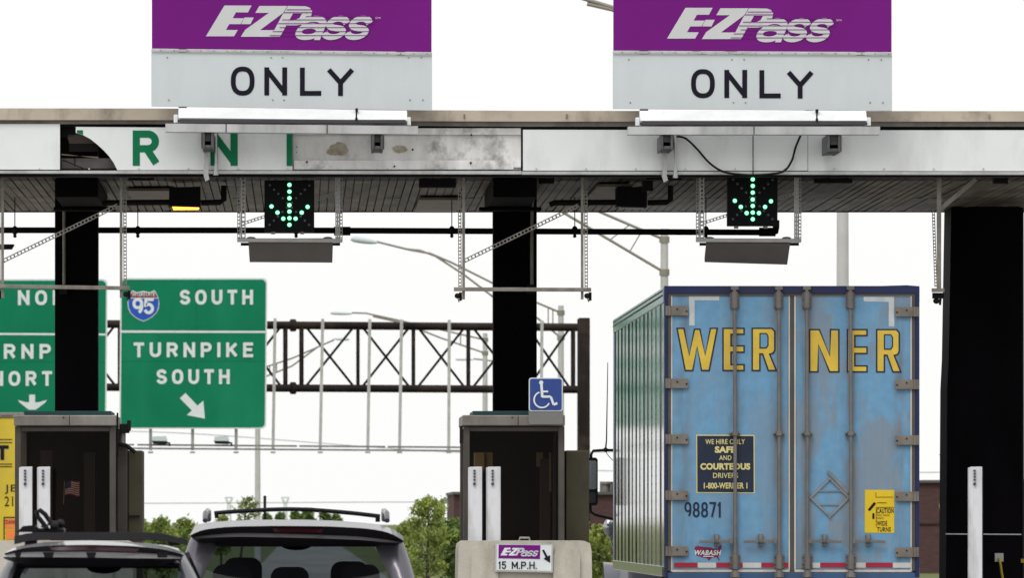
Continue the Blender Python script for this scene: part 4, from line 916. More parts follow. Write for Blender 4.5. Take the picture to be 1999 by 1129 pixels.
# ---------------------------------------------------------------- blue trailer
YT = 100.0; YF = 116.2
def door_material(rods):
    m = mat('trailer_blue', (.140, .305, .48), .55, var=.10, scale=9, spec=.15)
    t = m.node_tree; n = t.nodes; L = t.links.new; b = n['Principled BSDF']; src = b.inputs['Base Color'].links[0].from_socket
    tc = n.new('ShaderNodeTexCoord'); sp = n.new('ShaderNodeSeparateXYZ'); L(tc.outputs['Object'], sp.inputs[0]); tot = None
    for x in rods:
        s = n.new('ShaderNodeMath'); s.operation = 'SUBTRACT'; s.inputs[1].default_value = x; L(sp.outputs[0], s.inputs[0])
        a = n.new('ShaderNodeMath'); a.operation = 'ABSOLUTE'; L(s.outputs[0], a.inputs[0])
        r = n.new('ShaderNodeMapRange'); r.inputs[1].default_value = .015; r.inputs[2].default_value = .11; r.inputs[3].default_value = 1; r.inputs[4].default_value = 0; L(a.outputs[0], r.inputs[0])
        if tot is None: tot = r.outputs[0]
        else:
            ad = n.new('ShaderNodeMath'); ad.operation = 'MAXIMUM'; L(tot, ad.inputs[0]); L(r.outputs[0], ad.inputs[1]); tot = ad.outputs[0]
    # worn grey patches where paint has chalked off, most of them on the right door
    def noise(sc, stretch, loc, lo, hi):
        q = n.new('ShaderNodeMapping'); q.inputs['Scale'].default_value = stretch; q.inputs['Location'].default_value = loc; L(tc.outputs['Object'], q.inputs[0])
        z = n.new('ShaderNodeTexNoise'); z.inputs['Scale'].default_value = sc; z.inputs['Detail'].default_value = 10; z.inputs['Roughness'].default_value = .62; L(q.outputs[0], z.inputs['Vector'])
        r_ = n.new('ShaderNodeMapRange'); r_.inputs[1].default_value = lo; r_.inputs[2].default_value = hi; L(z.outputs['Fac'], r_.inputs[0]); return r_.outputs[0]
    xw = n.new('ShaderNodeMapRange'); xw.inputs[1].default_value = -.5; xw.inputs[2].default_value = .35; xw.inputs[3].default_value = .25; xw.inputs[4].default_value = .8; L(sp.outputs[0], xw.inputs[0])
    pm = n.new('ShaderNodeMath'); pm.operation = 'MULTIPLY'; L(noise(1.6, (1.5, 1, .62), (4.3, 2, 1.9), .50, .57), pm.inputs[0]); L(xw.outputs[0], pm.inputs[1])
    m1 = n.new('ShaderNodeMix'); m1.data_type = 'RGBA'; L(pm.outputs[0], m1.inputs[0]); L(src, m1.inputs[6]); m1.inputs[7].default_value = (.20, .235, .28, 1)
    sm = n.new('ShaderNodeMath'); sm.operation = 'MULTIPLY'; L(noise(9, (2.2, 1, .25), (1, 2, 3), .5, .75), sm.inputs[0]); sm.inputs[1].default_value = .35
    m2_ = n.new('ShaderNodeMix'); m2_.data_type = 'RGBA'; L(sm.outputs[0], m2_.inputs[0]); L(m1.outputs[2], m2_.inputs[6]); m2_.inputs[7].default_value = (.26, .33, .42, 1)
    src = m2_.outputs[2]
    mp = n.new('ShaderNodeMapping'); mp.inputs['Scale'].default_value = (6, 1, 1.1); L(tc.outputs['Object'], mp.inputs[0])
    nz = n.new('ShaderNodeTexNoise'); nz.inputs['Scale'].default_value = 1.5; nz.inputs['Detail'].default_value = 8; L(mp.outputs[0], nz.inputs['Vector'])
    r2 = n.new('ShaderNodeMapRange'); r2.inputs[1].default_value = .36; r2.inputs[2].default_value = .66; L(nz.outputs['Fac'], r2.inputs[0])
    mu = n.new('ShaderNodeMath'); mu.operation = 'MULTIPLY'; L(tot, mu.inputs[0]); L(r2.outputs[0], mu.inputs[1])
    mu2 = n.new('ShaderNodeMath'); mu2.operation = 'MULTIPLY'; L(mu.outputs[0], mu2.inputs[0]); mu2.inputs[1].default_value = .65
    mi = n.new('ShaderNodeMix'); mi.data_type = 'RGBA'; L(mu2.outputs[0], mi.inputs[0]); L(src, mi.inputs[6]); mi.inputs[7].default_value = (.13, .125, .12, 1)
    L(mi.outputs[2], b.inputs['Base Color']); return m
XC = X(1546, YT)
RODS = (1434, 1520, 1575, 1660)
tblue = door_material([X(p, YT) - XC for p in RODS + (1547, 1334, 1758)])
navy = mat('navy_frame', (.016, .024, .085), .4, var=.15, dirt=(.04, .04, .05), amt=.5)
gasket = mat('gasket', (.085, .075, .07), .7, var=.2)
trimw = mat('white_trim', (.55, .53, .49), .5, var=.15, dirt=(.25, .22, .19), amt=.6, dscale=4)
rodm = mat('rod_grime', (.165, .155, .15), .6, .2, var=.2, scale=6)
hinge_m = mat('hinge_grime', (.19, .17, .15), .6, .2, var=.25, scale=7)
yellow = mat('letter_yellow', (.66, .46, .055), .5, var=.12, scale=5, dirt=(.38, .27, .08), amt=.6, dscale=3, dstretch=(1, 1, .5))
navyl = mat('letter_navy', (.016, .022, .055), .5)
def side_mat():
    m = mat('polished_side', (.36, .41, .50), .10, 1.0, var=.12, scale=3, stretch=(1, 1, .2), dirt=(.2, .2, .2), amt=.6, dscale=1.6, dstretch=(1, 1.5, .2))
    return m
steel = side_mat()
tr = thing('semi_trailer', (XC, YT, 0), 'blue box trailer with yellow lettering and dirty rear doors', 'trailer')
xl, xr = X(1297, YT), X(1795, YT); zt, zb = Z(558.5, YT), Z(1116, YT)
# side walls, roof, floor
mb = MB()
prof = []
y = YT + .14
nrib = 13; seg = (YF - .1 - y) / nrib; ribw = [rnd.choice((0, 0, .10, -.10, .14)) for _ in range(nrib)]
for i in range(nrib):
    a = y + i * seg; b0 = rnd.uniform(-.0006, .0006)
    prof += [(xl + .003 + b0, a), (xl + .003 - b0, a + seg - .30 + ribw[i]), (xl - .002, a + seg - .275 + ribw[i]), (xl - .002, a + seg - .09), (xl + .010, a + seg - .05), (xl + .010, a + seg - .02)]
prof.append((xl + .003, YF - .1))
n = len(prof); z0, z1 = zb + .05, zt - .17
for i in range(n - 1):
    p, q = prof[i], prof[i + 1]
    mb.add([(p[0], p[1], z0), (q[0], q[1], z0), (q[0], q[1], z1), (p[0], p[1], z1)], [(0, 1, 2, 3)], ((0, 2, 2, 1, 1, 1) if i < 36 else (0, 1, 1, 1, 2, 1))[i % 6])  # ribs near the front end: dark reflection and dense posts put into the colour
for i in range(nrib):
    for off in (.24, .14):
        a = y + i * seg + seg - off
        for k in range(30):
            zz = z0 + .04 + k * (z1 - z0 - .08) / 29; mb.add([(xl - .0035, a - .012, zz - .009), (xl - .0035, a - .012, zz + .009), (xl - .0035, a + .012, zz + .009), (xl - .0035, a + .012, zz - .009)], [(0, 1, 2, 3)], 1)
sw = mb.build('side_wall', [steel, mat('seam_and_reflection_dark', (.035, .035, .04), .9, spec=0.), mat('rib_grey', (.30, .30, .33), .8, spec=.04, var=.3, scale=3, dirt=(.10, .10, .11), amt=.6)], tr, recalc=False)
mb = MB(); mb.box((xl - .012, YT + .13, zt - .17), (xl + .03, YF, zt - .01)); mb.box((xl - .015, YT + .13, zb - .06), (xl + .03, YF, zb + .05)); mb.box((xr - .03, YT + .13, zt - .17), (xr + .01, YF, zt - .01)); mb.box((xr - .03, YT + .13, zb - .06), (xr + .01, YF, zb + .05))
build_each(mb, 'side_rail', steel, tr, bev=.008)
mb = MB(); mb.box((xl - .017, YT + .14, zt - .10), (xl - .012, YF, zt - .085)); mb.box((xl - .017, YT + .14, zt - .05), (xl - .012, YF, zt - .04)); build_each(mb, 'rail_groove', gasket, tr)
mb = MB(); mb.box((xr - .02, YT + .13, zb + .05), (xr, YF, zt - .17)); mb.build('right_wall', steel, tr)
mb = MB(); mb.box((xl + .031, YT + .13, zt - .05), (xr - .031, YF - .01, zt - .015)); mb.build('roof', alu, tr); mb = MB(); mb.box((xl + .031, YT + .13, zb - .05), (xr - .031, YF, zb + .04)); mb.build('floor', gasket, tr)
mb = MB(); mb.box((xl - .01, YF, zb - .05), (xr + .01, YF + .06, zt - .012)); mb.build('front_wall', steel, tr, bev=.03)
# rear frame
mb = MB()
mb.prism([(1297, 558.5), (1720, 558.5), (1770, 557), (1795, 559), (1795, 573), (1297, 573)], YT - .02, YT + .13)
mb.pbox(1297, 1303.5, 573, 1129, YT - .02, YT + .13); mb.pbox(1787, 1795, 573, 1129, YT - .02, YT + .13)
fr = mb.build('rear_frame', navy, tr, bev=.004)
mb = MB(); mb.pbox(1304, 1786.5, 573.5, 578, YT - .012, YT + .1); mb.pbox(1304, 1310, 578, 1116, YT - .012, YT + .1); mb.pbox(1780, 1786.5, 578, 1116, YT - .012, YT + .1); mb.build('gasket_strip', gasket, fr)
mb = MB(); mb.pbox(1303.8, 1786.8, 1119, 1155, YT - .015, YT + .13); mb.build('sill', mat('sill_blue', (.045, .10, .21), .5, var=.2, dirt=(.05, .05, .06), amt=.6), tr, bev=.006)
Yd = YT + .0
doors = []
for a, b in ((1310.5, 1541), (1551.5, 1779.5)):
    mb = MB(); mb.pbox(a, b, 576, 1112, Yd, Yd + .05); dd = mb.build('door', tblue, tr, bev=.003); doors.append(dd)
# doors share the trailer's origin, so the grime follows the rods
mb = MB()
mb.pbox(1309, 1541.5, 575, 578, Yd - .01, Yd + .04); mb.pbox(1309, 1312.5, 578.2, 1117, Yd - .01, Yd + .04); mb.pbox(1312.7, 1541.5, 1113, 1118, Yd - .012, Yd + .04)
mb.pbox(1539.5, 1542, 578.2, 1112.8, Yd - .008, Yd + .04); mb.build('door_trim', trimw, doors[0])
mb = MB()
mb.pbox(1551, 1781, 575.5, 578.5, Yd - .01, Yd + .04); mb.pbox(1777.5, 1781, 578.7, 1117, Yd - .01, Yd + .04); mb.pbox(1551, 1777.3, 1113, 1118, Yd - .012, Yd + .04)
mb.pbox(1550.5, 1553.5, 578.7, 1112.8, Yd - .008, Yd + .04); mb.build('door_trim', trimw, doors[1])
mb = MB(); mb.pbox(1542.2, 1550.2, 574, 1122, Yd - .003, Yd + .05); mb.build('centre_seal', gasket, tr)
# hinges
for hy in (607, 749, 858, 968, 1077):
    for sgn in (0, 1):
        a, b = (1299, 1343.5) if sgn == 0 else (1748, 1794); hh = 9.5; yy = hy + (2 if sgn else 0)
        mb = MB(); mb.pbox(a, b, yy - hh, yy + hh, Yd - .036, Yd - .024); mb.tube([W(a + 8 if sgn == 0 else b - 8, yy - hh, Yd - .036), W(a + 8 if sgn == 0 else b - 8, yy + hh, Yd - .036)], .018, 8)
        h = mb.build('hinge', hinge_m, tr, bev=.003)
        mb = MB()
        for q in (.52, .93): mb.disc(W(a + (b - a) * (q if sgn == 0 else 1 - q), yy - (3 if q < .6 else -1), Yd - .043), .009, .008, 8)
        build_each(mb, 'hinge_bolt', dark_steel, h)
# lock rods
for i, px in enumerate(RODS):
    p2 = px + (2 if i < 2 else -0)
    dr = thing  # noqa
    mb = MB(); mb.tube([W(px, 566, Yd - .06), W(px + 1, 850, Yd - .06), W(px + 1, 1122, Yd - .06)], .0195, 10); rod = mb.build('lock_rod', rodm, tr)
    mb = MB()
    mb.pbox(px - 9, px + 9, 573, 602, Yd - .03, Yd - .011); mb.tube([W(px, 570, Yd - .065), W(px, 602, Yd - .065)], .034, 10); mb.pbox(px - 7, px + 8, 559, 566, Yd - .07, Yd - .022)
    for q in (-7, 7):
        for yy in (583, 598): mb.ell(W(px + q, yy, Yd - .032), (.011, .01, .011), 8, 6)
    mb.build('upper_keeper', rodm, rod, bev=.003)
    mb = MB(); mb.tube([W(px + 1, 843, Yd - .06), W(px + 1, 851, Yd - .06)], .035, 10); mb.pbox(px - 10, px + 11, 845, 850, Yd - .045, Yd - .002)
    for q in (-8, 9): mb.ell(W(px + q, 847, Yd - .05), (.014, .02, .014), 8, 6)
    mb.build('rod_guide', rodm, rod)
    mb = MB()
    mb.pbox(px - 9, px + 11, 1083, 1110, Yd - .03, Yd - .014); mb.tube([W(px + 1, 1083, Yd - .065), W(px + 1, 1112, Yd - .065)], .036, 10); mb.tube([W(px + 1, 1114, Yd - .06), W(px + 1, 1128, Yd - .06)], [.03, .045], 10); mb.pbox(px - 8, px + 10, 1119.5, 1130, Yd - .07, Yd - .018)
    for q in (-7, 9):
        for yy in (1088, 1102): mb.ell(W(px + q, yy, Yd - .032), (.012, .01, .012), 8, 6)
    mb.build('lower_keeper', rodm, rod, bev=.003)
    sg = -1 if i < 2 else 1
    mb = MB(); mb.pbox(min(px + sg * 4, px + sg * 12), max(px + sg * 4, px + sg * 12), 1052, 1062, Yd - .08, Yd - .04)
    mb.bar(W(px + sg * 10, 1056.5, Yd - .075), W(px + sg * 68, 1058.5, Yd - .07), M_(5.5, YT), .02)
    mb.pbox(px + sg * 35 - 5, px + sg * 35 + 5, 1044, 1067, Yd - .06, Yd - .004); mb.ell(W(px + sg * 35, 1053, Yd - .075), (.028, .02, .05), 10, 8)
    mb.build('handle', rodm, rod, bev=.003)
# lettering
def outline_letter(mbo, mbi, polys, holes, Y):
    pass
def letter_shapes():
    # unit box, y down; outer outlines (yellow), holes
    Wl = [(0, 0), (.20, 0), (.31, .62), (.42, 0.02), (.58, .02), (.69, .62), (.80, 0), (1, 0), (.80, 1), (.59, 1), (.5, .44), (.41, 1), (.20, 1)]
    El = [(0, 0), (1, 0), (1, .17), (.42, .17), (.42, .40), (1, .40), (1, .58), (.42, .58), (.42, .83), (1, .83), (1, 1), (0, 1)]
    Rl = [(0, 0), (.86, 0), (1, .08), (1, .52), (.92, .60), (.80, .62), (1.08, 1), (.68, 1), (.44, .62), (.38, .62), (.38, 1), (0, 1)]
    Rh = [(.38, .15), (.60, .15), (.66, .20), (.66, .40), (.60, .45), (.38, .45)]
    Nl = [(0, 0), (.36, 0), (.68, .60), (.68, 0), (1, 0), (1, 1), (.66, 1), (.32, .38), (.32, 1), (0, 1)]
    return dict(W=(Wl, None), E=(El, None), R=(Rl, Rh), N=(Nl, None))
LS = letter_shapes()
def inset(poly, d):
    n = len(poly); out = []; ar = sum(poly[i][0] * poly[(i + 1) % n][1] - poly[(i + 1) % n][0] * poly[i][1] for i in range(n)); sg = 1 if ar > 0 else -1
    for i in range(n):
        p0 = Vector(poly[i - 1]); p1 = Vector(poly[i]); p2 = Vector(poly[(i + 1) % n])
        a = (p1 - p0).normalized(); b = (p2 - p1).normalized(); na = Vector((-a.y, a.x)) * sg; nb = Vector((-b.y, b.x)) * sg
        k = na + nb; den = max(.3, 1 + na.dot(nb)); out.append(p1 + k * d / den)
    return [(p.x, p.y) for p in out]
for ch, x0, x1, di in (('W', 1320, 1402, 0), ('E', 1410, 1454, 0), ('R', 1467, 1514, 0), ('N', 1579, 1639, 1), ('E', 1653, 1694, 1), ('R', 1710, 1757, 1)):
    y0, y1 = (640, 725.5) if di == 0 else (642.5, 728)
    poly, hole = LS[ch]; P = [(x0 + u * (x1 - x0), y0 + v * (y1 - y0)) for u, v in poly]
    mo = MB(); mo.sheet(P, Yd - .004); o = mo.build('letter', navyl, doors[di], recalc=False)
    mi_ = MB(); mi_.sheet(inset(P, 3.0), Yd - .007, 0)
    if hole:
        Hh = [(x0 + u * (x1 - x0), y0 + v * (y1 - y0)) for u, v in hole]
        mi_.sheet(inset(Hh, -2.4), Yd - .010, 1); mi_.sheet(Hh, Yd - .013, 2)
    c = mi_.build('letter_face', [yellow, navyl, tblue], doors[di], recalc=False)
# reflective corner brackets
mb = MB(); mb.sheet([(1345, 578.5), (1404, 578.5), (1404, 587), (1356, 587), (1356, 636), (1345.5, 636)], Yd - .003); corner_m = mat('corner_tape', (.52, .56, .57), .5, var=.15, scale=8, dirt=(.3, .33, .36), amt=.6, dscale=5); mb.build('reflective_corner', corner_m, doors[0])
mb = MB(); mb.sheet([(1686, 580), (1745.5, 580), (1746, 638), (1735, 638), (1735, 590), (1686, 589)], Yd - .003); mb.build('reflective_corner', corner_m, doors[1])
# reflective tape
redt = mat('tape_red', (.33, .022, .045), .4, var=.15); wht = mat('tape_white', (.55, .53, .52), .45, var=.1, dirt=(.35, .3, .27), amt=.5, dscale=5)
for di, segs in ((0, ((1316, 1362, 0), (1362, 1398, 1), (1398, 1450, 0), (1450, 1486, 1), (1486, 1540, 0))), (1, ((1582, 1601, 1), (1601, 1653, 0), (1653, 1690, 1), (1690, 1743, 0), (1743, 1778, 1)))):
    mb = MB()
    for a, b, k in segs: mb.sheet([(a, 1099.5), (b, 1099.5), (b, 1109.5), (a, 1109.5)], Yd - .003, k)
    mb.build('reflective_tape', [redt, wht], doors[di])
# hiring notice
cream = mat('cream_ink', (.66, .58, .24), .5, var=.1)
mb = MB(); mb.sheet([(1359, 849.5), (1473, 850), (1473.5, 964), (1359.5, 963.5)], Yd - .003); pb = mb.build('notice_border', cream, doors[0])
mb = MB(); mb.sheet([(1361, 851.5), (1471, 852), (1471.5, 962), (1361.5, 961.5)], Yd - .006); pn = mb.build('notice_field', mat('notice_navy', (.018, .025, .05), .45, var=.2, scale=5), pb)
mb = MB(); q = Yd - .009
for s, a, b, c, e, bo in (('WE HIRE ONLY', 1377, 1454, 858, 868, .01), ('SAFE', 1395.5, 1436, 872, 885, .05), ('AND', 1404, 1428, 890, 899, .01), ('COURTEOUS', 1367, 1464.5, 905, 918, .05), ('DRIVERS', 1392, 1441, 924, 934, .01), ('1-800-WERNER 1', 1374, 1459, 943, 955, .03)):
    mb = MB(); text(mb, s, a, b, c, e, q, bold=bo, space=1.05); mb.build('notice_line', cream, pn)
mb = MB(); strokes(mb, '98871', 1336, 1407, 981, 1011, Yd - .003, 3.8, gap=.42); mb.build('fleet_number', navyl, doors[0])
# manufacturer map logo
mp = [(1357, 1068), (1362, 1067), (1375, 1069), (1388, 1070), (1396, 1073), (1398, 1070), (1400, 1074), (1403, 1069), (1408, 1064), (1409, 1069), (1406, 1076), (1405, 1083), (1402, 1087), (1405, 1094), (1404, 1096), (1399, 1089), (1391, 1089), (1384, 1096), (1380, 1091), (1371, 1089), (1361, 1086), (1357, 1080), (1355.5, 1073)]
mb = MB(); mb.sheet(mp, Yd - .003); lg = mb.build('map_logo', mat('logo_magenta', (.20, .02, .06), .5, var=.15), doors[0])
mb = MB(); text(mb, 'WABASH', 1356, 1408, 1075, 1085, Yd - .006, bold=.03, shear=.25); mb.sheet([(1373, 1086.5), (1393, 1086.5), (1393, 1088), (1373, 1088)], Yd - .006); mb.build('map_lettering', sign_white, lg)
# placard holder
mb = MB(); cx, cy = 1620, 969; q = Yd - .012
C4 = [(cx, 935), (1657, 972), (cx, 1009), (1582, 972)]
for a, b in zip(C4, C4[1:] + C4[:1]): mb.bar(W(*a, q), W(*b, q - .001), .022, .01)
for yy, a, b in ((959.5, 1599, 1643), (986, 1600, 1640)): mb.bar(W(a, yy, q), W(b, yy, q), .012, .006)
mb.bar(W(1616, 921, q - .006), W(1656, 963, q - .006), .03, .008)
for p in C4: mb.disc(W(*p, q - .016), .014, .012, 8)
mb.build('placard_holder', mat('placard_alu', (.24, .25, .26), .5, .5, var=.2, scale=6), doors[1])
# caution sticker
mb = MB(); mb.sheet([(1688.5, 957), (1746, 957.5), (1745.5, 1041.5), (1688, 1041)], Yd - .003); st = mb.build('caution_sticker', mat('sticker_yellow', (.66, .47, .02), .5, var=.06), doors[1])
mb = MB(); q = Yd - .006
for s, a, b, c, e, bo in (('CAUTION', 1711.5, 1744.5, 993, 1003, .02), ('THIS TRUCK', 1712, 1737, 1005, 1009, 0), ('MAKES', 1712, 1725, 1011, 1014.5, 0), ('WIDE', 1712, 1732, 1018, 1027.5, .02), ('TURNS', 1712, 1739, 1030, 1039, .02)): text(mb, s, a, b, c, e, q, bold=bo)
mb.sheet([(1694, 996), (1706, 981), (1710.5, 984), (1698, 999)], q); mb.sheet([(1703, 1003), (1707, 1003), (1707, 1014), (1703, 1014)], q)
for a in ((1709.5, 962, 1710.5, 972), (1710.6, 971, 1743, 972), (1710, 991, 1711, 1029), (1711.2, 991, 1745, 992), (1712, 982, 1731, 983.2)): mb.sheet([(a[0], a[1]), (a[2], a[1]), (a[2], a[3]), (a[0], a[3])], q)
mb.build('sticker_print', letter_black, st)
# underride guard, wheels
mb = MB(); zg = .55
mb.box((xl + .1, YT + .02, zg - .06), (xr - .1, YT + .12, zg + .05)); mb.box((xl + .7, YT + .03, zg + .05), (xl + .8, YT + .13, zb - .21)); mb.box((xr - .8, YT + .03, zg + .05), (xr - .7, YT + .13, zb - .21)); build_each(mb, 'underride_guard', navy, tr, bev=.006)
def wheel(cx, cy, r, w, parent):
    mb = MB(); n = 28; pr = [(r * .55, -w / 2), (r * .93, -w / 2), (r, -w * .38), (r, w * .38), (r * .93, w / 2), (r * .55, w / 2)]
    vs = [(cx + b, cy + a * math.cos(2 * math.pi * i / n), r + a * math.sin(2 * math.pi * i / n)) for i in range(n) for a, b in pr]; k = len(pr)
    mb.add(vs, [(i * k + j, i * k + (j + 1) % k, ((i + 1) % n) * k + (j + 1) % k, ((i + 1) % n) * k + j) for i in range(n) for j in range(k)], 0, True); wh = mb.build('wheel', rubber, parent)
    mb = MB(); mb.tube([(cx - w * .4, cy, r), (cx + w * .4, cy, r)], r * .56, 20); mb.build('rim', alu, wh); return wh
for ay in (YT + 1.4, YT + 2.7):
    for wx in (xl + .2, xl + .53, xr - .53, xr - .2): wheel(wx, ay, .5, .28, tr)
for lx in (xl + .5, xr - .5):
    mb = MB(); mb.box((lx - .06, YF - 3.2, .12), (lx + .06, YF - 3.08, zb - .06)); mb.box((lx - .15, YF - 3.3, .02), (lx + .15, YF - 2.98, .12)); mb.build('landing_leg', dark_steel, tr)

# ---------------------------------------------------------------- tractor ahead of the trailer
tk = thing('truck_tractor', (XC, YF + 3.2, 0), 'truck tractor ahead of the blue trailer showing its left mirror', 'truck')
cabm = mat('cab_grey', (.14, .15, .18), .35, coat=.2)
mb = MB(); c0 = YF + 1.0; hw = 1.12
sec = [(c0, 3.6, 1.1), (c0 + 1.7, 3.7, 1.12), (c0 + 2.5, 3.0, 1.12), (c0 + 2.8, 2.1, 1.1), (c0 + 4.3, 1.85, 1.0), (c0 + 4.6, 1.5, .95)]
vs = []
for yy, ztop, w_ in sec: vs += [(XC - w_, yy, .75), (XC + w_, yy, .75), (XC + w_, yy, ztop - .1), (XC + w_ - .12, yy, ztop), (XC - w_ + .12, yy, ztop), (XC - w_, yy, ztop - .1)]
fs = [(i * 6 + j, i * 6 + (j + 1) % 6, (i + 1) * 6 + (j + 1) % 6, (i + 1) * 6 + j) for i in range(len(sec) - 1) for j in range(6)] + [tuple(range(6)), tuple(range(len(vs) - 6, len(vs)))]
mb.add(vs, fs); cab = mb.build('cab', cabm, tk, bev=.05)
for s in (-1, 1):
    mb = MB(); mb.add([(XC + s * 1.125, c0 + 1.0, 1.9), (XC + s * 1.125, c0 + 2.0, 1.9), (XC + s * 1.125, c0 + 1.8, 2.8), (XC + s * 1.125, c0 + 1.0, 2.8)], [(0, 1, 2, 3)]); mb.build('side_window', black_box, cab)
mb = MB(); mb.box((XC - .5, YF - 1.8, .7), (XC + .5, c0, .95)); mb.build('chassis', dark_steel, tk)
for ay in (YF - 1.2, YF + .1):
    for s in (-1, 1):
        wheel(XC + s * .95, ay, .5, .5, tk)
for s in (-1, 1): wheel(XC + s * 1.0, c0 + 3.5, .5, .3, tk)
for s in (-1, 1):
    mb = MB(); n = 10; cx = XC + s * 1.06; vs = []
    for i in range(n + 1):
        a = math.pi * i / n; vs += [(cx - .22, c0 + 3.5 + .68 * math.cos(a), .5 + .72 * math.sin(a) + .04), (cx + .2, c0 + 3.5 + .68 * math.cos(a), .5 + .72 * math.sin(a))]
    mb.add(vs, [(2 * i, 2 * i + 1, 2 * i + 3, 2 * i + 2) for i in range(n)], 0, True); mb.build('fender', cabm, tk, solid=.04)
Ym = YF + 2.9
def mirror(f):
    def Q(px, py, dy=0): p = W(px, py, Ym + dy); p.x = p.x if f == 1 else 2 * XC - p.x; return p
    mb = MB(); pts = [Q(x, y) for x, y in rrect(1139.5, 1167, 894, 988, 6)]
    mb.wprism([(p.x, p.z) for p in pts], Ym, Ym + .09); m_ = mb.build('mirror', black_box, tk, bev=.012)
    mb = MB(); pts = [Q(x, y) for x, y in rrect(1143, 1164.5, 900, 956, 4)]; mb.wprism([(p.x, p.z) for p in pts], Ym - .006, Ym - .001); mb.build('mirror_glass', mat('mirror_glass', (.22, .24, .25), .06, 1.), m_)
    mb = MB(); pts = [Q(x, y) for x, y in rrect(1144, 1163, 962, 983, 4)]; mb.wprism([(p.x, p.z) for p in pts], Ym - .006, Ym - .001); mb.build('convex_glass', mat('convex_glass', (.04, .04, .045), .08, .6), m_)
    mb = MB()
    mb.tube([Q(1154, 896, .04), Q(1154, 888, .04), Q(1158, 881, .04), Q(1180, 879.5, .04), Q(1225, 880, .04)], .017, 8); mb.tube([Q(1152, 986, .04), Q(1153, 1000, .04), Q(1162, 1006, .04), Q(1215, 1019, .04)], .017, 8); build_each(mb, 'mirror_arm', black_box, m_)
mirror(1); mirror(-1)
mb = MB(); mb.tube([W(1182, 879, Ym), W(1184, 860, Ym), W(1186.5, 708, Ym)], [.012, .009, .005], 6); mb.ell(W(1182, 879, Ym), (.03, .03, .03)); mb.tube(curve([(1183, 882), (1186, 888), (1196, 899), (1204, 902)], Ym), .005, 6); mb.build('antenna', dark_steel, tk)
mb = MB(); mb.ell(W(1189, 1031, YF + 4.8), (.075, .05, .11), 14, 10); mb.tube([W(1189, 1040, YF + 4.8), W(1198, 1075, YF + 4.8), W(1205, 1100, YF + 4.8)], .012, 6); mb.build('fender_mirror', mat('mirror_chrome', (.35, .35, .37), .15, 1.), tk)
mb = MB(); mb.pbox(1194, 1198, 1095, 1100, YF + 1, YF + 1.05); mb.build('marker_light', orange_p, tk)

# ---------------------------------------------------------------- yellow trailer, far left
Y = 217
t = thing('yellow_trailer', (X(-70, Y), Y, 0), 'yellow box trailer half hidden behind the flag booth', 'trailer')
mb = MB(); mb.box((X(-190, Y), Y, 1.1), (X(44, Y), Y + 12, Z(816, Y))); bd = mb.build('box_body', yellow_paint, t, bev=.03)
mb = MB(); mb.box((X(-192, Y), Y - .03, Z(816, Y)), (X(46, Y), Y + 12, Z(806, Y))); mb.pbox(1, 24, 806.5, 812, Y - .06, Y - .035); mb.build('header', trim_grey, t, bev=.02)
mb = MB(); q = Y - .012
text(mb, 'HUNT', -95, 17, 870, 899, q, bold=.05); text(mb, 'JB', 9, 34, 947, 965, q, bold=0, space=1.1); text(mb, '214', 9, 40, 970, 989, q, bold=0, space=1.05)
for yy in (858, 864, 906, 911): mb.sheet([(-150, yy), (24, yy), (24, yy + 1.6), (-150, yy + 1.6)], q)
mb.sheet([(7, 1010), (30, 1010), (30, 1012), (7, 1012)], q); mb.sheet([(7, 1012), (9, 1012), (9, 1055), (7, 1055)], q)
mb.build('lettering', letter_black, bd)
mb = MB(); mb.sheet([(10, 1014), (30, 1014), (30, 1032), (10, 1032)], q); mb.sheet([(12, 1035), (30, 1035), (30, 1054), (12, 1054)], q); build_each(mb, 'placard', orange_p, bd)
mb = MB(); text(mb, 'DANGER', 11, 42, 1016, 1024, q - .01, bold=.02); mb.build('placard_lettering', shield_red, bd)
mb = MB(); mb.box((X(-180, Y), Y + .2, .85), (X(34, Y), Y + 12, 1.1)); mb.build('chassis', dark_steel, t)
for ay in (Y + 1.2, Y + 2.5):
    for px in (-165, 20): wheel(X(px, Y), ay, .5, .5, t)

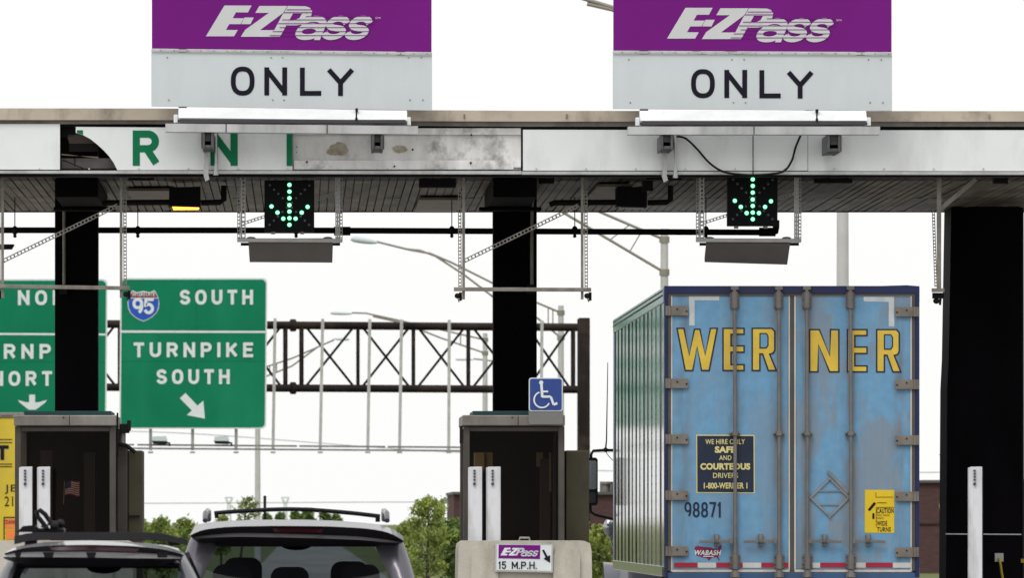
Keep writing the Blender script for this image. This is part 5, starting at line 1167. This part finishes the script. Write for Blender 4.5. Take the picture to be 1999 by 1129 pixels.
# ---------------------------------------------------------------- cars
glass_car = glassmat('car_glass', (.44, .48, .51))
red_l = mat('brake_lens', (.06, .006, .012), .2, coat=.5); tail_red = mat('tail_lens', (.35, .01, .015), .2, coat=.5)
seat_m = mat('seat_fabric', (.15, .135, .15), .85, spec=.05); black_trim = mat('black_trim', (.008, .007, .010), .45, spec=.12)
def car(cx, Y, S, label, name='parked_car'):
    x0 = X(cx, Y)
    t = thing(name, (x0, Y, 0), label, 'car')
    V = lambda x, y, z: (x0 + x, Y + y, z)
    wb, belt, wr, zr, L = S['wb'], S['belt'], S['wr'], S['zr'], S['len']
    paint = S['paint']
    # lower body
    mb = MB(); st = [(.02, .90, .42, belt - .12), (.0, .97, .36, belt - .02), (.12, 1., .3, belt), (.9, 1., .22, belt), (L * .62, 1., .22, belt - .02), (L * .78, .98, .22, belt - .10), (L * .96, .92, .26, belt - .26), (L, .80, .34, belt - .36)]
    k = 12; vs = []
    for yy, f, zl, zu in st:
        for j in range(k):
            a = 2 * math.pi * (j + .5) / k; c, s_ = math.cos(a), math.sin(a); e = .45
            vs.append(V(wb * f * math.copysign(abs(c) ** e, c), yy, (zl + zu) / 2 + (zu - zl) / 2 * math.copysign(abs(s_) ** e, s_)))
    n = len(st); mb.add(vs, [(i * k + j, i * k + (j + 1) % k, (i + 1) * k + (j + 1) % k, (i + 1) * k + j) for i in range(n - 1) for j in range(k)] + [tuple(range(k)), tuple(range((n - 1) * k, n * k))], 0, True)
    mb.build('body', paint, t, subd=1)
    yr0, yr1 = .10, S['yr1']                    # rear glass foot and head
    def rear(z): return yr0 + (z - belt) / (zr - belt) * (yr1 - yr0)
    # roof with rolled edges
    mb = MB(); NX, NY = 16, 12; ya, yb = yr1 - .06, S['yf']; vs = []
    for j in range(NY + 1):
        v = j / NY; yy = ya + (yb - ya) * v
        for i in range(NX + 1):
            u = -1 + 2 * i / NX; z = zr - .004 + S['crown'] * (1 - abs(u) ** 2.4) - .09 * max(0, abs(u) - .86) / .14 - .10 * max(0, v - .75) ** 1.5 * 4 - .02 * max(0, .12 - v) / .12
            vs.append(V(u * (wr + .02 * math.sin(math.pi * v)), yy, z + (.02 * math.sin(math.pi * v))))
    mb.add(vs, [(j * (NX + 1) + i, j * (NX + 1) + i + 1, (j + 1) * (NX + 1) + i + 1, (j + 1) * (NX + 1) + i) for j in range(NY) for i in range(NX)], 0, True)
    rf = mb.build('roof', paint, t, solid=.035)
    gt, gb, zg = S['gt'], S['gb'], S['zg']      # glass half widths, glass top height
    # rear pillars
    for s in (-1, 1):
        mb = MB(); wz = lambda z: wb - .03 + (wr - .01 - wb + .03) * ((z - belt) / (zr - belt)) ** S.get('pw', 1.3)
        zs = [belt - .05 + (zr + .0 - belt + .03) * q / 7 for q in range(8)]; vs = []
        for z in zs:
            gi = gb + (gt - gb) * min(1, max(0, (z - belt) / (zg - belt))); o = wz(max(z, belt)); yy = rear(z)
            vs += [V(s * gi, yy, z), V(s * (o - .05), yy + .01, z), V(s * o, yy + .07, z), V(s * o, yy + S['dp'], z), V(s * (o - .06), yy + S['dp'], z), V(s * gi, yy + .06, z)]
        mb.add(vs, [(i * 6 + j, i * 6 + (j + 1) % 6, (i + 1) * 6 + (j + 1) % 6, (i + 1) * 6 + j) for i in range(7) for j in range(6)] + [tuple(range(6)), tuple(range(42, 48))], 0, True)
        mb.build('rear_pillar', paint, t)
        # side glass, front pillars
        mb = MB(); y0 = rear(belt) + S['dp']; y1 = rear(zr) + S['dp']
        mb.add([V(s * (wb - .05), y0, belt), V(s * (wb - .05), L * .68, belt), V(s * (wr - .01), S['yf'] - .05, zr - .07), V(s * (wr - .01), y1, zr - .07)], [(0, 1, 2, 3)]); mb.build('side_window', glass_car, t)
        mb = MB(); mb.bar(V(s * (wb - .06), L * .70, belt), V(s * (wr - .02), S['yf'], zr - .04), .07, .08); mb.bar(V(s * (wb - .045), L * .42, belt), V(s * (wr - .005), L * .42, zr - .06), .09, .04, up=(1, 0, 0)); build_each(mb, 'door_pillar', black_trim, t)
    # glass
    mb = MB(); mb.add([V(-gb, rear(belt) + .02, belt), V(gb, rear(belt) + .02, belt), V(gt, rear(zg) + .02, zg), V(-gt, rear(zg) + .02, zg)], [(0, 1, 2, 3)]); rg_ = mb.build('rear_window', glass_car, t)
    mb = MB()                                   # black band above the glass and seal
    zt_ = S['zs'] ; mb.add([V(-gt - .01, rear(zg) + .0, zg), V(gt + .01, rear(zg) + .0, zg), V(gt + .03, rear(zt_) + .03, zt_), V(-gt - .03, rear(zt_) + .03, zt_)], [(0, 1, 2, 3)]); mb.build('window_band', black_trim, t, solid=.03)
    mb = MB(); mb.bar(V(-S.get('wp', .1), rear(belt + .02), belt + .02), V(-gb * .75, rear(belt + .06), belt + .05), .02, .015); mb.build('wiper', black_trim, rg_)
    mb = MB(); mb.add([V(-wb * .86, L * .69, belt), V(wb * .86, L * .69, belt), V(wr * .95, S['yf'] + .01, zr - .03), V(-wr * .95, S['yf'] + .01, zr - .03)], [(0, 1, 2, 3)]); mb.build('windscreen', glass_car, t)
    # spoiler wing: bands between measured edge lines, each at its own depth
    def line(pts, n=40):
        xs = [p[0] for p in pts]; out = []
        for q in range(n + 1):
            u = q / n; px = xs[0] + (xs[-1] - xs[0]) * u
            for a, b in zip(pts, pts[1:]):
                if a[0] <= px <= b[0]: f = (px - a[0]) / (b[0] - a[0]); out.append((px, a[1] + (b[1] - a[1]) * f)); break
            else: out.append(pts[-1])
        for _ in range(3): out = [out[0]] + [(out[k][0], (out[k - 1][1] + 2 * out[k][1] + out[k + 1][1]) / 4) for k in range(1, n)] + [out[-1]]
        return out
    sp = None
    for (ca, ya, cb, yb, m, nm) in S['bands']:
        A = line(ca); B = line(cb); n = len(A) - 1; mb = MB(); vs = []
        for q in range(n + 1):
            e = abs(2 * q / n - 1) ** 4 * .16
            vs += [W(*A[q], Y + ya + e), W(*B[q], Y + yb + e)]
        mb.add(vs, [(2 * q, 2 * q + 2, 2 * q + 3, 2 * q + 1) for q in range(n)], 0, True)
        o = mb.build(nm, m, t if nm == 'spoiler' else sp, recalc=False)
        if sp is None: sp = o
    # tail lamps, bumper, plate
    for s in (-1, 1):
        mb = MB(); mb.box(V(min(s * wb * .72, s * wb * .97), -.015, belt - .34), V(max(s * wb * .72, s * wb * .97), .12, belt - .06)); mb.build('tail_light', tail_red, t, bev=.03)
    mb = MB(); mb.box(V(-wb * .96, -.10, .36), V(wb * .96, .25, .62)); mb.build('bumper', black_trim, t, bev=.05)
    mb = MB(); mb.box(V(-.16, -.03, belt - .34), V(.16, .02, belt - .18)); mb.build('number_plate', sign_white, t, bev=.004)
    for ay in (.85, L - .95):
        for s in (-1, 1): wheel(x0 + s * (wb - .12), Y + ay, .34, .22, t)
    # seats
    for sx, sy, hr in S['seats']:
        def rr(hw, za, zb_, r): return [(x0 + sx - hw, za), (x0 + sx + hw, za)] + [(x0 + sx + hw - r + r * math.cos(R(a)), zb_ - r + r * math.sin(R(a))) for a in range(0, 91, 15)] + [(x0 + sx - hw + r - r * math.cos(R(a)), zb_ - r + r * math.sin(R(a))) for a in range(90, -1, -15)]
        mb = MB(); mb.wprism(rr(.245, .5, hr - .17, .16), Y + sy, Y + sy + .16); mb.box(V(sx - .24, sy + .17, .47), V(sx + .24, sy + .6, .62)); se = mb.build('seat', seat_m, t, bev=.03)
        mb = MB(); mb.wprism(rr(.15, hr - .19, hr, .085), Y + sy - .01, Y + sy + .10); hd = mb.build('headrest', seat_m, se, bev=.03)
        mb = MB()
        for q in (-.06, .06): mb.tube([V(sx + q, sy + .05, hr - .24), V(sx + q, sy + .05, hr - .17)], .008, 6)
    mb = MB(); mb.box(V(-wb + .1, L * .62, .6), V(wb - .1, L * .7, belt + .02)); mb.build('dashboard', black_trim, t, bev=.05)
    mb = MB(); mb.box(V(-wb + .08, .2, .3), V(wb - .08, L * .7, .46)); mb.build('cabin_floor', black_trim, t)
    mb = MB(); mb.ell(V(0, L * .6, zr - .12), (.12, .02, .04)); mb.build('rear_view_mirror', black_trim, t)
    return t, V, rf
silver = mat('silver_paint', (.14, .14, .16), .28, .5, var=.03, coat=.6)
pewter = mat('pewter_paint', (.105, .10, .12), .28, .5, var=.03, coat=.6)
lipm = mat('spoiler_grey', (.10, .095, .10), .4, .2)
S2 = dict(wb=.965, belt=1.14, wr=.80, zr=1.685, len=4.75, paint=pewter, yr1=.52, yf=3.0, crown=.062, gt=.60, gb=.82, zg=1.56, zs=1.66, dp=.55, ws=.80, sh=.115, lip=lipm, seats=((-.42, 2.35, 1.47), (.42, 2.35, 1.44), (-.05, 1.5, 1.40), (-.5, 1.5, 1.42), (.5, 1.5, 1.42)), bl=4, pw=1.5)
B0 = [(381, 1026), (400, 1021.5), (430, 1018.5), (500, 1015.8), (580, 1015.2), (660, 1017.5), (730, 1023), (768, 1032), (786, 1047)]
B1 = [(370, 1047), (378, 1040), (400, 1034), (450, 1029), (540, 1027.5), (640, 1028.5), (710, 1032), (750, 1037.5), (775, 1046), (788, 1057)]
B2 = [(374, 1050), (390, 1046.5), (463, 1041), (536, 1042.5), (620, 1045), (704, 1048.5), (760, 1055), (787, 1059)]
B3 = [(376, 1053), (395, 1051), (463, 1048.5), (536, 1050), (620, 1052), (704, 1055), (760, 1060), (786, 1061)]
B4 = [(390, 1062), (418, 1060), (463, 1064), (540, 1068), (620, 1068), (704, 1066), (743, 1064), (770, 1066)]
R0 = [(518, 1032.5), (580, 1032.5), (645, 1034)]; R1 = [(518, 1039.5), (580, 1040), (645, 1042)]
S2['bands'] = [(B0, .42, B1, .14, pewter, 'spoiler'), (B1, .14, B2, .20, black_trim, 'spoiler_face'), (B2, .20, B3, .17, lipm, 'spoiler_lip'), (B3, .17, B4, .34, black_trim, 'spoiler_underside'), (R0, .10, R1, .14, red_l, 'brake_light')]
t2, V2, rf2 = car(578, 75, S2, 'pewter sport utility car with black roof bar ahead of the other car', 'sport_utility_car')
mb = MB(); Yb = 75 + .9
for s in (-1, 1): mb.tube([V2(s * .70, .75, 1.76), V2(s * .70, .82, 1.815), V2(s * .69, 2.3, 1.84), V2(s * .69, 2.45, 1.77)], .022, 8)
mb.build('roof_rail', pewter, t2)
mb = MB(); mb.tube(curve([(418, 1003), (460, 999.5), (540, 995.5), (600, 996), (680, 1002), (742, 1009)], Yb), .0175, 8)
mb.pbox(419, 427, 1000, 1013, Yb - .03, Yb + .06); mb.pbox(733, 742, 1006, 1020, Yb - .03, Yb + .06); mb.build('roof_bar', black_trim, t2, bev=.004)
S1 = dict(wb=.80, belt=1.12, wr=.585, zr=1.548, len=4.3, paint=silver, yr1=.45, yf=2.7, crown=.05, gt=.545, gb=.66, zg=1.46, zs=1.53, dp=.4, ws=.585, sh=.085, lip=mat('spoiler_silver', (.45, .45, .47), .25, .6), seats=((-.36, 2.0, 1.36), (.36, 2.0, 1.36)), bl=6, pw=1.25)
B0 = [(14, 1078), (22, 1071), (40, 1066.5), (80, 1060.5), (130, 1057), (176, 1056), (260, 1059.5), (310, 1065), (340, 1072), (358, 1080)]
B1 = [(10, 1081), (22, 1076), (50, 1070), (100, 1066), (176, 1064.5), (260, 1067), (315, 1072.5), (345, 1079), (360, 1085)]
B2 = [(8, 1083), (25, 1079.5), (70, 1078), (176, 1078), (270, 1080.5), (330, 1083.5), (356, 1087)]
B3 = [(6, 1088), (25, 1088), (70, 1088.5), (176, 1089.5), (270, 1091), (330, 1091.5), (352, 1092)]
B4 = [(8, 1092), (30, 1100), (70, 1106), (176, 1108), (270, 1108), (325, 1104), (349, 1094)]
R0 = [(72, 1070), (176, 1067), (295, 1073)]; R1 = [(72, 1076), (176, 1075.5), (295, 1080)]
S1['bands'] = [(B0, .42, B1, .12, silver, 'spoiler'), (B1, .12, B2, .16, black_trim, 'spoiler_face'), (B2, .16, B3, .09, S1['lip'], 'spoiler_lip'), (B3, .09, B4, .24, black_trim, 'spoiler_underside'), (R0, .08, R1, .11, red_l, 'brake_light')]
t1, V1, rf1 = car(188, 66, S1, 'silver hatchback with black roof rack fairing in the foreground', 'hatchback')
mb = MB()
for a, b in ((84, 106), (168, 188), (305, 329), (28, 42)): mb.sheet([(a, 1079), (b, 1079.5), (b - 3, 1090), (a + 3, 1090)], 66 + .07)
build_each(mb, 'lip_reflection_gap', black_trim, t1)  # gaps between the lip's bright reflections, laid on as dark patches
Yr = 66 + .75
rk = MB(); n = 14; vs = []
for i in range(n + 1):
    u = i / n; px = 28 + u * 338; py = 1040 + (.5 - u) * -0 + 14 * max(0, u - .82) / .18 + 8 * max(0, .1 - u) / .1
    a = W(px, py, Yr); b = W(px, py + 16 - 5 * max(0, u - .82) / .18, Yr - .02); vs += [a, b, b + Vector((0, .03, 0)), a + Vector((0, .03, 0))]
rk.add(vs, [(i * 4 + j, i * 4 + (j + 1) % 4, (i + 1) * 4 + (j + 1) % 4, (i + 1) * 4 + j) for i in range(n) for j in range(4)] + [(0, 1, 2, 3), (4 * n, 4 * n + 1, 4 * n + 2, 4 * n + 3)])
for px in (60, 340):
    rk.pbox(px - 12, px + 12, 1050, 1066, Yr, Yr + .08)
rack = rk.build('roof_rack', black_trim, t1, bev=.003)
bc = thing('bicycle_carrier', W(95, 1040, Yr + .1), 'black fork mount bicycle carrier strapped on the hatchback rack', 'carrier')
mb = MB(); Yq = Yr + .1
mb.pbox(70, 125, 1032, 1041, Yq, Yq + .5); mb.prism([(32, 1040), (45, 1028), (68, 1026), (76, 1034), (76, 1040)], Yq, Yq + .3); mb.build('tray', black_trim, bc, bev=.012)
mb = MB(); mb.tube([W(92, 1034, Yq), W(84, 1022, Yq), W(74, 1010, Yq), W(72, 1000, Yq), W(78, 997, Yq), W(88, 1005, Yq), W(98, 1020, Yq), W(104, 1030, Yq)], .016, 8); mb.build('clamp_arm', black_trim, bc)
mb = MB(); mb.tube([W(80, 1028, Yq - .03), W(90, 1032, Yq - .03), W(97, 1020, Yq - .03), W(96, 1010, Yq - .03)], .008, 6); mb.ell(W(106, 1026, Yq), (.03, .05, .03)); mb.ell(W(118, 1022, Yq + .05), (.028, .05, .025)); mb.build('strap', rubber, bc)
